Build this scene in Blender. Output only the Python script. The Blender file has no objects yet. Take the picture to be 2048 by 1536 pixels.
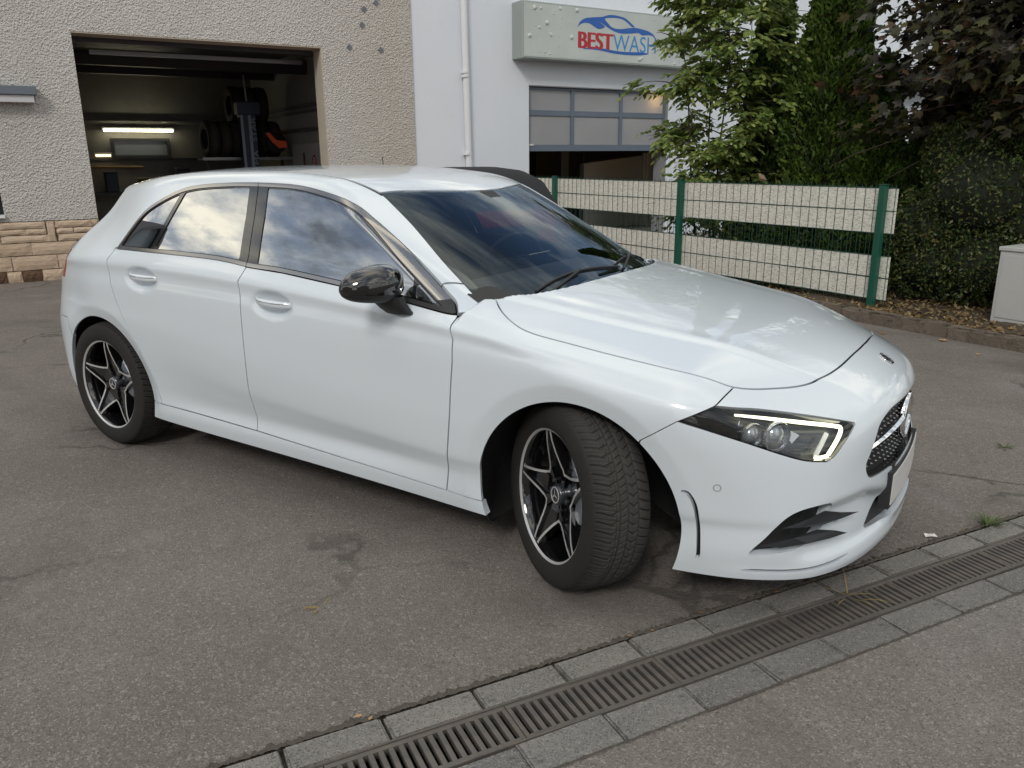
import bpy, bmesh, math, random
import numpy as np
from mathutils import Matrix, Vector
random.seed(7); RNG=np.random.default_rng(11)
R_=math.radians
sc=bpy.context.scene
# ---------------- camera ----------------
cam=bpy.data.objects.new('camera',bpy.data.cameras.new('camera')); sc.collection.objects.link(cam); sc.camera=cam
cam.data.sensor_width=36; cam.data.lens=1588.84/2048*36; cam.data.clip_start=.05; cam.data.clip_end=2000
def cam_matrix(pos,yaw,pitch,roll):
    cy,sy,cp,sp=math.cos(yaw),math.sin(yaw),math.cos(pitch),math.sin(pitch)
    f=Vector((cy*cp,sy*cp,-sp)); r=Vector((sy,-cy,0)); u=r.cross(f)
    r2=r*math.cos(roll)+u*math.sin(roll); u2=u*math.cos(roll)-r*math.sin(roll)
    m=Matrix((r2,u2,-f)).transposed().to_4x4(); m.translation=pos; return m
cam.matrix_world=cam_matrix(Vector((1.23703,-3.03563,1.45088)),2.157227,.277452,-.008497)
# ---------------- world: evening sky, broken cloud ----------------
SUN_AZ=R_(-72); SUN_EL=R_(38)        # azimuth measured from +x, counter-clockwise
w=bpy.data.worlds.new('World'); sc.world=w; w.use_nodes=True
nt=w.node_tree; nt.nodes.clear()
def N_(t,**k):
    n=nt.nodes.new(t)
    for a,b in k.items(): setattr(n,a,b)
    return n
sky=N_('ShaderNodeTexSky',sky_type='NISHITA',sun_disc=False); sky.sun_elevation=SUN_EL; sky.sun_rotation=math.pi/2-SUN_AZ
sky.air_density=1.3; sky.dust_density=2.0
tc=N_('ShaderNodeTexCoord'); sep=N_('ShaderNodeSeparateXYZ'); nt.links.new(tc.outputs['Generated'],sep.inputs[0])
den=N_('ShaderNodeMath',operation='MAXIMUM'); den.inputs[1].default_value=0.0; nt.links.new(sep.outputs[2],den.inputs[0])
den2=N_('ShaderNodeMath',operation='ADD'); den2.inputs[1].default_value=.22; nt.links.new(den.outputs[0],den2.inputs[0])
dx=N_('ShaderNodeMath',operation='DIVIDE'); dy=N_('ShaderNodeMath',operation='DIVIDE')
nt.links.new(sep.outputs[0],dx.inputs[0]); nt.links.new(den2.outputs[0],dx.inputs[1]); nt.links.new(sep.outputs[1],dy.inputs[0]); nt.links.new(den2.outputs[0],dy.inputs[1])
cmb=N_('ShaderNodeCombineXYZ'); nt.links.new(dx.outputs[0],cmb.inputs[0]); nt.links.new(dy.outputs[0],cmb.inputs[1])
n1=N_('ShaderNodeTexNoise'); n1.inputs['Scale'].default_value=1.25; n1.inputs['Detail'].default_value=7; n1.inputs['Roughness'].default_value=.56; n1.inputs['Distortion'].default_value=.35
n2=N_('ShaderNodeTexNoise'); n2.inputs['Scale'].default_value=2.9; n2.inputs['Detail'].default_value=6; n2.inputs['Roughness'].default_value=.62
of0=N_('ShaderNodeVectorMath',operation='ADD'); of0.inputs[1].default_value=(20.5,4.41,.5); nt.links.new(cmb.outputs[0],of0.inputs[0]); nt.links.new(of0.outputs[0],n1.inputs['Vector'])
off=N_('ShaderNodeVectorMath',operation='ADD'); off.inputs[1].default_value=(23.6,12.11,1.8); nt.links.new(cmb.outputs[0],off.inputs[0]); nt.links.new(off.outputs[0],n2.inputs['Vector'])
cov=N_('ShaderNodeMapRange'); cov.inputs[1].default_value=.32; cov.inputs[2].default_value=.46; nt.links.new(n1.outputs[0],cov.inputs[0])
cr=N_('ShaderNodeValToRGB'); e=cr.color_ramp.elements
e[0].position=.38; e[0].color=(1.7,1.9,2.2,1); e[1].position=.62; e[1].color=(11.8,11.1,9.2,1)
m_=cr.color_ramp.elements.new(.48); m_.color=(4.0,4.4,4.9,1)
nt.links.new(n2.outputs[0],cr.inputs[0])
mix=N_('ShaderNodeMix',data_type='RGBA'); nt.links.new(cov.outputs[0],mix.inputs[0]); nt.links.new(sky.outputs[0],mix.inputs[6]); nt.links.new(cr.outputs[0],mix.inputs[7])
bg=N_('ShaderNodeBackground'); bg.inputs[1].default_value=.105; nt.links.new(mix.outputs[2],bg.inputs[0])
wo=N_('ShaderNodeOutputWorld'); nt.links.new(bg.outputs[0],wo.inputs[0])
# ---------------- sun (veiled, soft) ----------------
sl=bpy.data.lights.new('sun','SUN'); sl.energy=.9; sl.angle=R_(14); sl.color=(1,.95,.88)
so=bpy.data.objects.new('sun',sl); sc.collection.objects.link(so)
sd=Vector((math.cos(SUN_AZ)*math.cos(SUN_EL),math.sin(SUN_AZ)*math.cos(SUN_EL),math.sin(SUN_EL)))
so.rotation_euler=(-sd).to_track_quat('-Z','Y').to_euler(); so.location=(0,-20,15)
# ---------------- exposure ----------------
vs=sc.view_settings; vs.view_transform='Standard'; vs.look='None'; vs.exposure=0.52; vs.gamma=1; vs.use_curve_mapping=False
# ---------------- mesh helpers ----------------
COL=sc.collection
class MB:
    """collects faces; build() links them as ONE mesh object"""
    def __init__(s): s.v=[];s.f=[];s.m=[];s.sm=[]
    def add(s,v,f,m=0,sm=False):
        o=len(s.v); s.v+= [tuple(map(float,p)) for p in v]; s.f+=[tuple(o+i for i in q) for q in f]; s.m+=[m]*len(f); s.sm+=[sm]*len(f); return s
    def box(s,lo,hi,m=0,M=None):
        x0,y0,z0=lo;x1,y1,z1=hi
        v=[(x0,y0,z0),(x1,y0,z0),(x1,y1,z0),(x0,y1,z0),(x0,y0,z1),(x1,y0,z1),(x1,y1,z1),(x0,y1,z1)]
        if M is not None: v=[M@Vector(p) for p in v]
        return s.add(v,[(0,3,2,1),(4,5,6,7),(0,1,5,4),(1,2,6,5),(2,3,7,6),(3,0,4,7)],m)
    def bbox(s,lo,hi,b,m=0,M=None):
        """box with chamfered edges"""
        bm=bmesh.new(); bmesh.ops.create_cube(bm,size=1)
        for p in bm.verts: p.co=Vector([lo[i]+(p.co[i]+.5)*(hi[i]-lo[i]) for i in range(3)])
        bmesh.ops.bevel(bm,geom=bm.edges[:],offset=b,segments=2,affect='EDGES',profile=.5)
        if M is not None: bmesh.ops.transform(bm,matrix=M,verts=bm.verts)
        bm.verts.index_update(); r=s.add([p.co for p in bm.verts],[[q.index for q in f.verts] for f in bm.faces],m,False); bm.free(); return r
    def prism(s,poly,axis,a,b,m=0,M=None,sm=False):
        """polygon (2d) extruded along axis 0/1/2 from a to b"""
        n=len(poly)
        def P(p,h):
            q=[0,0,0]; o=[i for i in range(3) if i!=axis]; q[o[0]],q[o[1]]=p; q[axis]=h; return M@Vector(q) if M is not None else q
        v=[P(p,a) for p in poly]+[P(p,b) for p in poly]
        return s.add(v,[tuple(range(n))[::-1],tuple(range(n,2*n))]+[(i,(i+1)%n,n+(i+1)%n,n+i) for i in range(n)],m,sm)
    def tube(s,pts,r,n=8,m=0,cap=True,sm=True):
        pts=[Vector(p) for p in pts]; rs=r if hasattr(r,'__len__') else [r]*len(pts); v=[];f=[]
        t=(pts[1]-pts[0]).normalized(); a=t.orthogonal().normalized()
        for i,p in enumerate(pts):
            t=(pts[min(i+1,len(pts)-1)]-pts[max(i-1,0)]).normalized(); a=(a-t*a.dot(t)).normalized(); b=t.cross(a)
            for k in range(n):
                h=2*math.pi*k/n; v.append(p+(a*math.cos(h)+b*math.sin(h))*rs[i])
        for i in range(len(pts)-1):
            for k in range(n): f.append((i*n+k,i*n+(k+1)%n,(i+1)*n+(k+1)%n,(i+1)*n+k))
        s.add(v,f,m,sm)
        if cap: s.add(v[:n],[tuple(range(n))[::-1]],m); s.add(v[-n:],[tuple(range(n))],m)
        return s
    def lathe(s,prof,n=48,m=0,M=None,sm=True,close=False):
        """profile [(r,h)] turned about local Y (h along y)"""
        v=[];f=[];k=len(prof)
        for i in range(n):
            a=2*math.pi*i/n
            for r,h in prof:
                p=Vector((r*math.cos(a),h,r*math.sin(a))); v.append(M@p if M is not None else p)
        for i in range(n):
            for j in range(k-1 if not close else k):
                j2=(j+1)%k; f.append((i*k+j,i*k+j2,((i+1)%n)*k+j2,((i+1)%n)*k+j))
        return s.add(v,f,m,sm)
    def build(s,name,mats,parent=None,smooth=None):
        me=bpy.data.meshes.new(name); me.from_pydata(s.v,[],s.f)
        for mt in (mats if isinstance(mats,(list,tuple)) else [mats]): me.materials.append(mt)
        me.polygons.foreach_set('material_index',s.m); me.polygons.foreach_set('use_smooth',s.sm if smooth is None else [smooth]*len(s.f)); me.update()
        return link(name,me,parent)
def link(name,me,parent=None):
    o=bpy.data.objects.new(name,me); COL.objects.link(o)
    if parent is not None: o.parent=parent
    return o
def tag(o,label=None,cat=None,group=None,kind=None):
    if label:o['label']=label
    if cat:o['category']=cat
    if group:o['group']=group
    if kind:o['kind']=kind
    return o
def thing(name,label,cat,loc=(0,0,0),rz=0,group=None):
    o=bpy.data.objects.new(name,None); COL.objects.link(o); o.location=loc; o.rotation_euler=(0,0,rz); o.empty_display_size=.2
    return tag(o,label,cat,group)
def np_mesh(name,V,F,mat,parent=None,N=None,smooth=True):
    """numpy verts + (n,3) or (n,4) faces"""
    me=bpy.data.meshes.new(name); k=F.shape[1]
    me.vertices.add(len(V)); me.vertices.foreach_set('co',np.ascontiguousarray(V,np.float32).ravel())
    me.loops.add(F.size); me.loops.foreach_set('vertex_index',np.ascontiguousarray(F,np.int32).ravel())
    me.polygons.add(len(F)); me.polygons.foreach_set('loop_start',np.arange(0,F.size,k,dtype=np.int32)); 
    me.polygons.foreach_set('use_smooth',np.full(len(F),smooth)); me.materials.append(mat); me.update(calc_edges=True)
    if N is not None: me.normals_split_custom_set_from_vertices(np.ascontiguousarray(N,np.float32).tolist())
    return link(name,me,parent)
def fr(o,ang):
    """frame: origin + rotation about z"""
    return Matrix.Translation(o)@Matrix.Rotation(ang,4,'Z')
# ---------------- materials ----------------
class Mat:
    def __init__(s,name,col=(.5,.5,.5),rough=.6,metal=0,spec=.5,coat=0,emis=None,es=0):
        s.m=bpy.data.materials.new(name); s.m.use_nodes=True; s.t=s.m.node_tree; s.b=s.t.nodes['Principled BSDF']; s.out=s.t.nodes['Material Output']
        s.b.inputs['Base Color'].default_value=(*col,1); s.b.inputs['Roughness'].default_value=rough; s.b.inputs['Metallic'].default_value=metal; s.b.inputs['Specular IOR Level'].default_value=spec
        if coat: s.b.inputs['Coat Weight'].default_value=coat; s.b.inputs['Coat Roughness'].default_value=.02
        if emis: s.b.inputs['Emission Color'].default_value=(*emis,1); s.b.inputs['Emission Strength'].default_value=es
        s._c=None
    def n(s,t,**k):
        x=s.t.nodes.new(t)
        for a,b in k.items():
            if a in ('operation','data_type','blend_type','feature','distance','noise_dimensions','voronoi_dimensions','bands_direction','wave_type','attribute_name'): setattr(x,a,b)
            else: x.inputs[a].default_value=b
        return x
    def l(s,a,b): s.t.links.new(a,b)
    def co(s):
        if s._c is None: s._c=s.t.nodes.new('ShaderNodeTexCoord').outputs['Object']
        return s._c
    def noise(s,scale,detail=4,rough=.55,vec=None,dist=0):
        x=s.n('ShaderNodeTexNoise',Scale=scale,Detail=detail,Roughness=rough,Distortion=dist); s.l(vec or s.co(),x.inputs['Vector']); return x.outputs['Fac']
    def voro(s,scale,feature='F1',rand=1,vec=None,out='Distance'):
        x=s.n('ShaderNodeTexVoronoi',feature=feature,Scale=scale,Randomness=rand); s.l(vec or s.co(),x.inputs['Vector']); return x.outputs[out]
    def ramp(s,fac,*st):
        x=s.t.nodes.new('ShaderNodeValToRGB'); e=x.color_ramp.elements
        while len(e)>2: e.remove(e[-1])
        for i,(p,c) in enumerate(st):
            if i<2: e[i].position=p
            el=e[i] if i<2 else e.new(p); el.color=(*c,1) if hasattr(c,'__len__') else (c,c,c,1)
        s.l(fac,x.inputs[0]); return x.outputs[0]
    def mix(s,fac,a,b,mode='MIX'):
        x=s.n('ShaderNodeMix',data_type='RGBA',blend_type=mode)
        for v,i in ((fac,0),(a,6),(b,7)):
            if hasattr(v,'is_linked') or hasattr(v,'links'): s.l(v,x.inputs[i])
            else: x.inputs[i].default_value=(*v,1) if hasattr(v,'__len__') else v
        return x.outputs[2]
    def math(s,op,a,b=0.):
        x=s.n('ShaderNodeMath',operation=op)
        for v,i in ((a,0),(b,1)):
            if hasattr(v,'links'): s.l(v,x.inputs[i])
            else: x.inputs[i].default_value=v
        return x.outputs[0]
    def base(s,o): s.l(o,s.b.inputs['Base Color']); return s
    def rough(s,o): s.l(o,s.b.inputs['Roughness']); return s
    def bump(s,h,strength=.3,dist=.01,prev=None):
        x=s.n('ShaderNodeBump',Strength=strength,Distance=dist); s.l(h,x.inputs['Height'])
        if prev is not None: s.l(prev,x.inputs['Normal'])
        s.l(x.outputs[0],s.b.inputs['Normal']); return x.outputs[0]
def varied(name,col,var=.25,scale=3,rough=.7,bs=0,bscale=80,bd=.004,**k):
    """plain colour with blotchy wear"""
    M=Mat(name,col,rough,**k); f=M.noise(scale,5,.6); g=M.noise(scale*9,3,.6)
    a=tuple(c*(1-var) for c in col); b=tuple(min(1,c*(1+var*.6)) for c in col)
    c=M.mix(M.math('ADD',M.math('MULTIPLY',f,.7),M.math('MULTIPLY',g,.3)),a,b); M.base(c)
    if bs: M.bump(M.noise(bscale,3,.6),bs,bd)
    return M.m
# ================= SETTING =================
# ---- asphalt
def asphalt_mat():
    M=Mat('asphalt',(.12,.115,.11),.88,spec=.3)
    big=M.noise(.55,5,.6); mid=M.noise(3.2,5,.65,dist=.4); fine=M.noise(240,2,.6)
    c=M.ramp(big,(.28,(.164,.143,.130)),(.72,(.248,.218,.199)))
    c=M.mix(M.math('MULTIPLY',M.ramp(mid,(.42,0.),(.7,1.)),.35),c,(.135,.125,.116))
    c=M.mix(M.ramp(M.noise(1.1,3,.5),(.56,0.),(.74,.5)),c,(.26,.255,.25))
    # stones of the aggregate
    v0=M.voro(105,out='Color'); r0=M.t.nodes.new('ShaderNodeSeparateColor'); M.l(v0,r0.inputs[0])
    c=M.mix(M.ramp(r0.outputs[0],(.88,0.),(.98,.42)),c,(.40,.375,.34)); c=M.mix(M.ramp(r0.outputs[1],(.82,0.),(.98,.38)),c,(.08,.072,.063))
    v=M.voro(230,out='Color'); r=M.t.nodes.new('ShaderNodeSeparateColor'); M.l(v,r.inputs[0])
    c=M.mix(M.ramp(r.outputs[0],(.80,0.),(.97,.5)),c,(.43,.41,.38))
    c=M.mix(M.ramp(r.outputs[1],(.78,0.),(.97,.52)),c,(.05,.046,.042))
    c=M.mix(M.ramp(fine,(.35,.34),(.62,0.)),c,(.09,.082,.075))
    # hairline cracks
    wv=M.n('ShaderNodeVectorMath',operation='ADD'); nz=M.n('ShaderNodeTexNoise',Scale=2.6,Detail=5.); M.l(M.co(),nz.inputs['Vector'])
    sc_=M.n('ShaderNodeVectorMath',operation='SCALE'); M.l(nz.outputs['Color'],sc_.inputs[0]); sc_.inputs['Scale'].default_value=.55
    M.l(M.co(),wv.inputs[0]); M.l(sc_.outputs[0],wv.inputs[1])
    cr=M.voro(.52,'DISTANCE_TO_EDGE',vec=wv.outputs[0])
    crm=M.math('MULTIPLY',M.ramp(cr,(.003,1.),(.011,0.)),M.ramp(M.noise(.8,2,.5),(.47,0.),(.58,.62)))
    c=M.mix(crm,c,(.035,.033,.031))
    # old stains, worn tracks and damp blotches
    st=M.noise(.9,6,.72,dist=.8); c=M.mix(M.ramp(st,(.50,0.),(.68,.55)),c,(.105,.094,.084)); c=M.mix(M.ramp(M.noise(1.7,5,.7),(.60,0.),(.72,.35)),c,(.30,.285,.265))
    mpv=M.n('ShaderNodeMapping'); mpv.inputs['Rotation'].default_value=(0,0,R_(-60)); mpv.inputs['Scale'].default_value=(.35,3.2,1); M.l(M.co(),mpv.inputs[0]); c=M.mix(M.ramp(M.noise(1.0,4,.6,vec=mpv.outputs[0]),(.56,0.),(.70,.32)),c,(.10,.092,.085))
    sp=M.ramp(M.noise(4.2,5,.75),(.63,0.),(.76,.38)); c=M.mix(sp,c,(.05,.048,.047))
    M.base(c)
    h=M.math('ADD',M.math('MULTIPLY',M.voro(170),1.0),M.math('MULTIPLY',fine,.6)); h=M.math('SUBTRACT',h,M.math('MULTIPLY',crm,1.5))
    M.bump(h,.6,.006); return M.m
ASPH=asphalt_mat()
D0=Vector((0,0,0)); DU=Vector((math.cos(R_(59.55)),math.sin(R_(59.55)),0)); DN=Vector((math.sin(R_(59.55)),-math.cos(R_(59.55)),0))
DM=Matrix((DU,-DN,(0,0,1))).transposed().to_4x4()     # local (t, -n, z)
N0,N1=.800,1.192                                       # ground opening, measured across the channel
T0,T1=-4.2,5.6
g=MB()
def gq(t0,t1,n0,n1): g.add([DM@Vector((t,-n,0)) for t,n in ((t0,n0),(t0,n1),(t1,n1),(t1,n0))],[(0,1,2,3)])
gq(-260,260,-260,N0); gq(-260,260,N1,260); gq(-260,T0,N0,N1); gq(T1,260,N0,N1)
ground=g.build('ground',ASPH); tag(ground,kind='structure')
# ---- channel strip: setts either side, grates between
bed=MB(); bed.add([DM@Vector((t,-n,-.02)) for t,n in ((T0,N0-.02),(T0,.905),(T1,.905),(T1,N0-.02))],[(0,1,2,3)])
bed.add([DM@Vector((t,-n,-.02)) for t,n in ((T0,1.055),(T0,N1+.02),(T1,N1+.02),(T1,1.055))],[(0,1,2,3)])
BED=varied('bedding_dirt',(.095,.082,.068),.5,30,.95,.8,150,.01)
strip=bed.build('paving_strip',BED); tag(strip,kind='structure')
def paver_mat(n,c):
    M=Mat(n,c,.9,spec=.25); rnd=M.t.nodes.new('ShaderNodeObjectInfo').outputs['Random']
    f=M.noise(7,5,.65); k=M.mix(f,tuple(x*.62 for x in c),tuple(x*1.25 for x in c))
    k=M.mix(M.math('MULTIPLY',rnd,.45),k,tuple(x*.55 for x in c))
    v=M.t.nodes.new('ShaderNodeSeparateColor'); M.l(M.voro(260,out='Color'),v.inputs[0])
    k=M.mix(M.ramp(v.outputs[0],(.78,0.),(.95,.5)),k,(.34,.33,.31)); k=M.mix(M.ramp(v.outputs[1],(.75,0.),(.95,.6)),k,(.04,.04,.04))
    k=M.mix(M.ramp(M.noise(22,4,.7),(.58,0.),(.7,.6)),k,(.055,.05,.045))
    M.base(k); M.bump(M.math('ADD',M.noise(180,3,.7),M.math('MULTIPLY',M.voro(260),.7)),.5,.005); return M.m
PAV=paver_mat('concrete_sett',(.24,.228,.212)); PAV2=paver_mat('concrete_sett_worn',(.215,.205,.195))
def paver_mesh(L,Wd,mat,seed):
    bm=bmesh.new(); bmesh.ops.create_cube(bm,size=1); bmesh.ops.scale(bm,vec=(L,Wd,.08),verts=bm.verts)
    bmesh.ops.bevel(bm,geom=[e for e in bm.edges if all(v.co.z>0 for v in e.verts)],offset=.006,segments=2,affect='EDGES')
    rr=random.Random(seed)
    for v in bm.verts: v.co+=Vector((rr.uniform(-.002,.002),rr.uniform(-.002,.002),rr.uniform(-.0012,.0012)))
    me=bpy.data.meshes.new('paver'); bm.to_mesh(me); bm.free(); me.materials.append(mat); return me
pm=[paver_mesh(.254,.098,PAV,i) for i in range(4)]; pm2=[paver_mesh(.260,.122,PAV2,i+9) for i in range(4)]
k=0; t=-1.784-.265*7
while t<T1-.3:
    for ms,n_,dt,dz in ((pm,.862,0,-.038),(pm2,1.125,.015,-.0425)):
        o=link('paver',ms[k%4],strip); tt=t+.1325+dt
        o.matrix_local=DM@Matrix.Translation((tt,-n_+random.uniform(-.002,.002),dz+random.uniform(-.003,.0025)))@Matrix.Rotation(R_(random.uniform(-.5,.5))+(math.pi if k%3==0 else 0),4,'Z')
    k+=1; t+=.265
def iron_mat():
    M=Mat('cast_iron',(.06,.055,.05),.62,metal=.55); f=M.noise(14,5,.7); f2=M.noise(4,3,.6)
    c=M.mix(M.ramp(f,(.4,0.),(.66,1.)),(.13,.122,.115),(.19,.16,.135)); c=M.mix(M.ramp(f2,(.45,0.),(.7,.7)),c,(.17,.16,.15)); M.base(c)
    M.bump(M.noise(220,3,.7),.4,.003); return M.m
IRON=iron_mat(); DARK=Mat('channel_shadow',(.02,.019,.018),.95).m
ch=MB(); P=lambda t,n,z:DM@Vector((t,-n,z))
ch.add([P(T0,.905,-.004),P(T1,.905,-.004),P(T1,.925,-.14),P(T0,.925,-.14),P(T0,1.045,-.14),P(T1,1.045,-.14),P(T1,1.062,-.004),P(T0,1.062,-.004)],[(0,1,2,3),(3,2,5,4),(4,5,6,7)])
drain=thing('drain_channel','long iron-grated drainage channel set between two rows of concrete setts','drain',DM@Vector((0,-.985,0)))
def dl(o): o.matrix_parent_inverse=drain.matrix_basis.inverted(); return o
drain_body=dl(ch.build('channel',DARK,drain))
bar=MB(); bar.bbox((-.0075,-.060,-.022),(.0075,.060,0),.0025)
barme=bar.build('bar',IRON).data; bpy.data.objects.remove(bpy.data.objects['bar'])
rail=MB()
for s_ in (-1,1):
    rail.bbox((-.249,.058 if s_>0 else -.072,-.022),(.249,.072 if s_>0 else -.058,.0015),.002)
rail.bbox((-.249,-.058,-.022),(-.236,.058,.0005),.002); rail.bbox((.236,-.058,-.022),(.249,.058,.0005),.002)
rail.bbox((-.008,-.057,-.024),(.008,.057,.0005),.002)
railme=rail.build('grate_frame',IRON).data; bpy.data.objects.remove(bpy.data.objects['grate_frame'])
t=T0+.25; gi=0
while t<T1-.2:
    gr=bpy.data.objects.new('grate',None); COL.objects.link(gr); gr.parent=drain; gr.matrix_parent_inverse=drain.matrix_basis.inverted(); gr.matrix_basis=DM@Matrix.Translation((t,-.985,-.006))
    link('grate_frame',railme,gr)
    for j in range(-8,9):
        if j==0: continue
        b=link('bar',barme,gr); b.location=(j*.0268,0,random.uniform(-.0012,.0004)); b.rotation_euler=(0,0,R_(random.uniform(-1.2,1.2)))
    gi+=1; t+=.5
fl=MB()
for a,b in ((.9055,.9125),(1.0575,1.0635)):
    fl.box((T0,-b,-.03),(T1,-a,-.0015),M=DM)
dl(fl.build('edge_rail',IRON,drain))
# crumbly dirt seam between asphalt and setts
def seam(n_,wd,name,seed):
    rr=random.Random(seed); m=MB(); v=[];f=[]; t=T0; i=0
    while t<T1:
        a=n_-wd*(.2+.9*abs(math.sin(t*3.1))*rr.random()+1.3*rr.random()**3); b=n_+wd*(.2+rr.random()*.5)
        v+=[DM@Vector((t,-a,.0035)),DM@Vector((t,-.5*(a+b),.0035+rr.random()*.005)),DM@Vector((t,-b,.0035))]
        if i: o=3*i; f+=[(o-3,o-2,o+1,o),(o-2,o-1,o+2,o+1)]
        i+=1; t+=rr.uniform(.004,.012)
    m.add(v,f); return tag(m.build(name,BED),kind='structure')
seam(.806,.014,'soil_seam',3); seam(1.190,.005,'soil_seam',5)
# ---- raised bed with kerb, along the fence
FU=Vector((math.cos(R_(155)),math.sin(R_(155)),0))      # fence direction, away
FO=Vector((0,4.87,0)); FM=fr(FO,R_(155))                # local x away along fence, local y = towards camera-side is +? (y = 245 deg)
# local y points to heading 245 deg: towards the camera
soil=varied('dry_soil',(.105,.078,.052),.55,6,.95,1.0,60,.03)
m=MB(); xs_=np.arange(-9,10.01,.12); ys_=np.arange(-3.2,.215,.1); V=[];
for x in xs_:
    for y in ys_: V.append(FM@Vector((x,y,.095+.02*math.sin(x*3.1+y*2)+random.uniform(-.012,.012))))
ny=len(ys_); F=[(i*ny+j,(i+1)*ny+j,(i+1)*ny+j+1,i*ny+j+1) for i in range(len(xs_)-1) for j in range(ny-1)]
m.add(V,F,0,True); tag(m.build('planting_bed',soil),kind='structure')
KERB=Mat('kerb_concrete',(.2,.17,.14),.95)
kc=KERB.mix(KERB.noise(3.5,6,.7),(.10,.080,.062),(.27,.225,.18)); kc=KERB.mix(KERB.ramp(KERB.noise(16,4,.75),(.55,0.),(.68,.85)),kc,(.045,.04,.033)); KERB.base(kc); KERB.bump(KERB.noise(38,6,.75),1.0,.03)
kerb=tag(MB().box((-9,.30,-.05),(10,.302,.02),M=FM).build('kerb',KERB.m),kind='structure')
x=-8.9; i=0
while x<9:
    L=1.0; bm=bmesh.new(); bmesh.ops.create_cube(bm,size=1); bmesh.ops.scale(bm,vec=(L-.01,.10,.16),verts=bm.verts)
    bmesh.ops.bevel(bm,geom=[e for e in bm.edges if all(v.co.z>0 for v in e.verts)],offset=.018,segments=2,affect='EDGES'); bmesh.ops.subdivide_edges(bm,edges=[e for e in bm.edges if e.calc_length()>.5],cuts=14)
    for v in bm.verts: v.co+=Vector((0,random.uniform(-.007,.007),random.uniform(-.006,.006)))
    me=bpy.data.meshes.new('kerbstone'); bm.to_mesh(me); bm.free(); me.materials.append(KERB.m)
    o=link('kerbstone',me,kerb); o.matrix_local=FM@Matrix.Translation((x+L/2,.255,.03+random.uniform(-.006,.006)))@Matrix.Rotation(R_(random.uniform(-.6,.6)),4,'Z'); x+=L
# ---- buildings (local x along facade, y inwards, z up)
BM=fr((-9.3,1.95,0),R_(65))
def render_mat():
    M=Mat('pebble_render',(.6,.57,.52),.95,spec=.2)
    v=M.voro(44,'F1'); n=M.noise(80,4,.75); n2=M.noise(.8,5,.65); n3=M.noise(9,4,.6)
    c=M.mix(M.ramp(n2,(.3,0.),(.7,1.)),(.74,.72,.685),(.87,.85,.82)); c=M.mix(M.ramp(n,(.38,.38),(.6,0.)),c,(.58,.55,.51)); c=M.mix(M.ramp(n3,(.6,0.),(.75,.25)),c,(.42,.36,.30))
    sx=M.t.nodes.new('ShaderNodeSeparateXYZ'); M.l(M.co(),sx.inputs[0])
    c=M.mix(M.ramp(M.math('MULTIPLY',sx.outputs[0],.1),(.36,0.),(.50,.42)),c,(.60,.52,.43)); M.base(c)
    M.bump(M.math('ADD',M.math('MULTIPLY',v,1.0),n),1.0,.034); return M.m
REND=render_mat()
garage=thing('garage_building','workshop building with rough beige render, stone-clad base and open bay','building',BM@Vector((0,0,0)),R_(65))
def gb(name,mats,*boxes,parent=garage):
    m=MB()
    for lo,hi in boxes: m.box(lo,hi)
    return m.build(name,mats,parent)
gb('wall',REND,((-5,0,.745),(-1.35,.35,5.6)),((-1.35,0,2.0),(-.18,.35,5.6)),((-1.35,0,.745),(-.18,.35,.80)),((-.18,0,.745),(.835,.35,5.6)),((.835,0,2.97),(3.955,.35,5.6)),((3.955,0,0),(5.35,.35,5.6)))
PLAST=varied('painted_reveal',(.52,.47,.38),.2,5,.9,.3,60)
gb('door_reveal',PLAST,((3.945,.006,0),(3.958,.34,2.965)),((.832,.006,0),(.838,.34,2.965)),((.84,.006,2.955),(3.945,.34,2.972)))
STB=varied('stone_backing',(.24,.185,.135),.4,8,.95,.5,40,.01)
gb('plinth',STB,((-5,.035,0),(.832,.34,.744)))
def stone_mat():
    M=Mat('cladding_stone',(.5,.38,.28),.9,spec=.25); rnd=M.t.nodes.new('ShaderNodeObjectInfo').outputs['Random']
    c=M.mix(rnd,(.50,.39,.29),(.62,.50,.385)); wv=M.n('ShaderNodeMapping'); wv.inputs['Scale'].default_value=(5,5,26); M.l(M.co(),wv.inputs[0]); g_=M.noise(1.6,5,.6,vec=wv.outputs[0],dist=1.2)
    c=M.mix(M.ramp(g_,(.35,.6),(.6,0.)),c,(.40,.295,.21)); M.base(c); M.bump(g_,.8,.012); return M.m
STONE=stone_mat(); STONE2=varied('broken_stone_core',(.16,.095,.055),.6,25,.98,1.0,60,.03)
rows=[(.738,.652,[-900,-420,-30,355]),(.738,.652,[432,745,800]),(.646,.577,[-900,-500,-200,187,355]),(.646,.577,[438,578,800]),(.571,.484,[-900,-350,-20,368]),(.571,.484,[445,800]),(.478,.326,[-900,-560,-170,212,595,800]),(.320,.144,[-900,-760,-370,36,410,800]),(.138,.0,[-900,-600,-420,-170,-20,102,266,446,800])]
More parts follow.
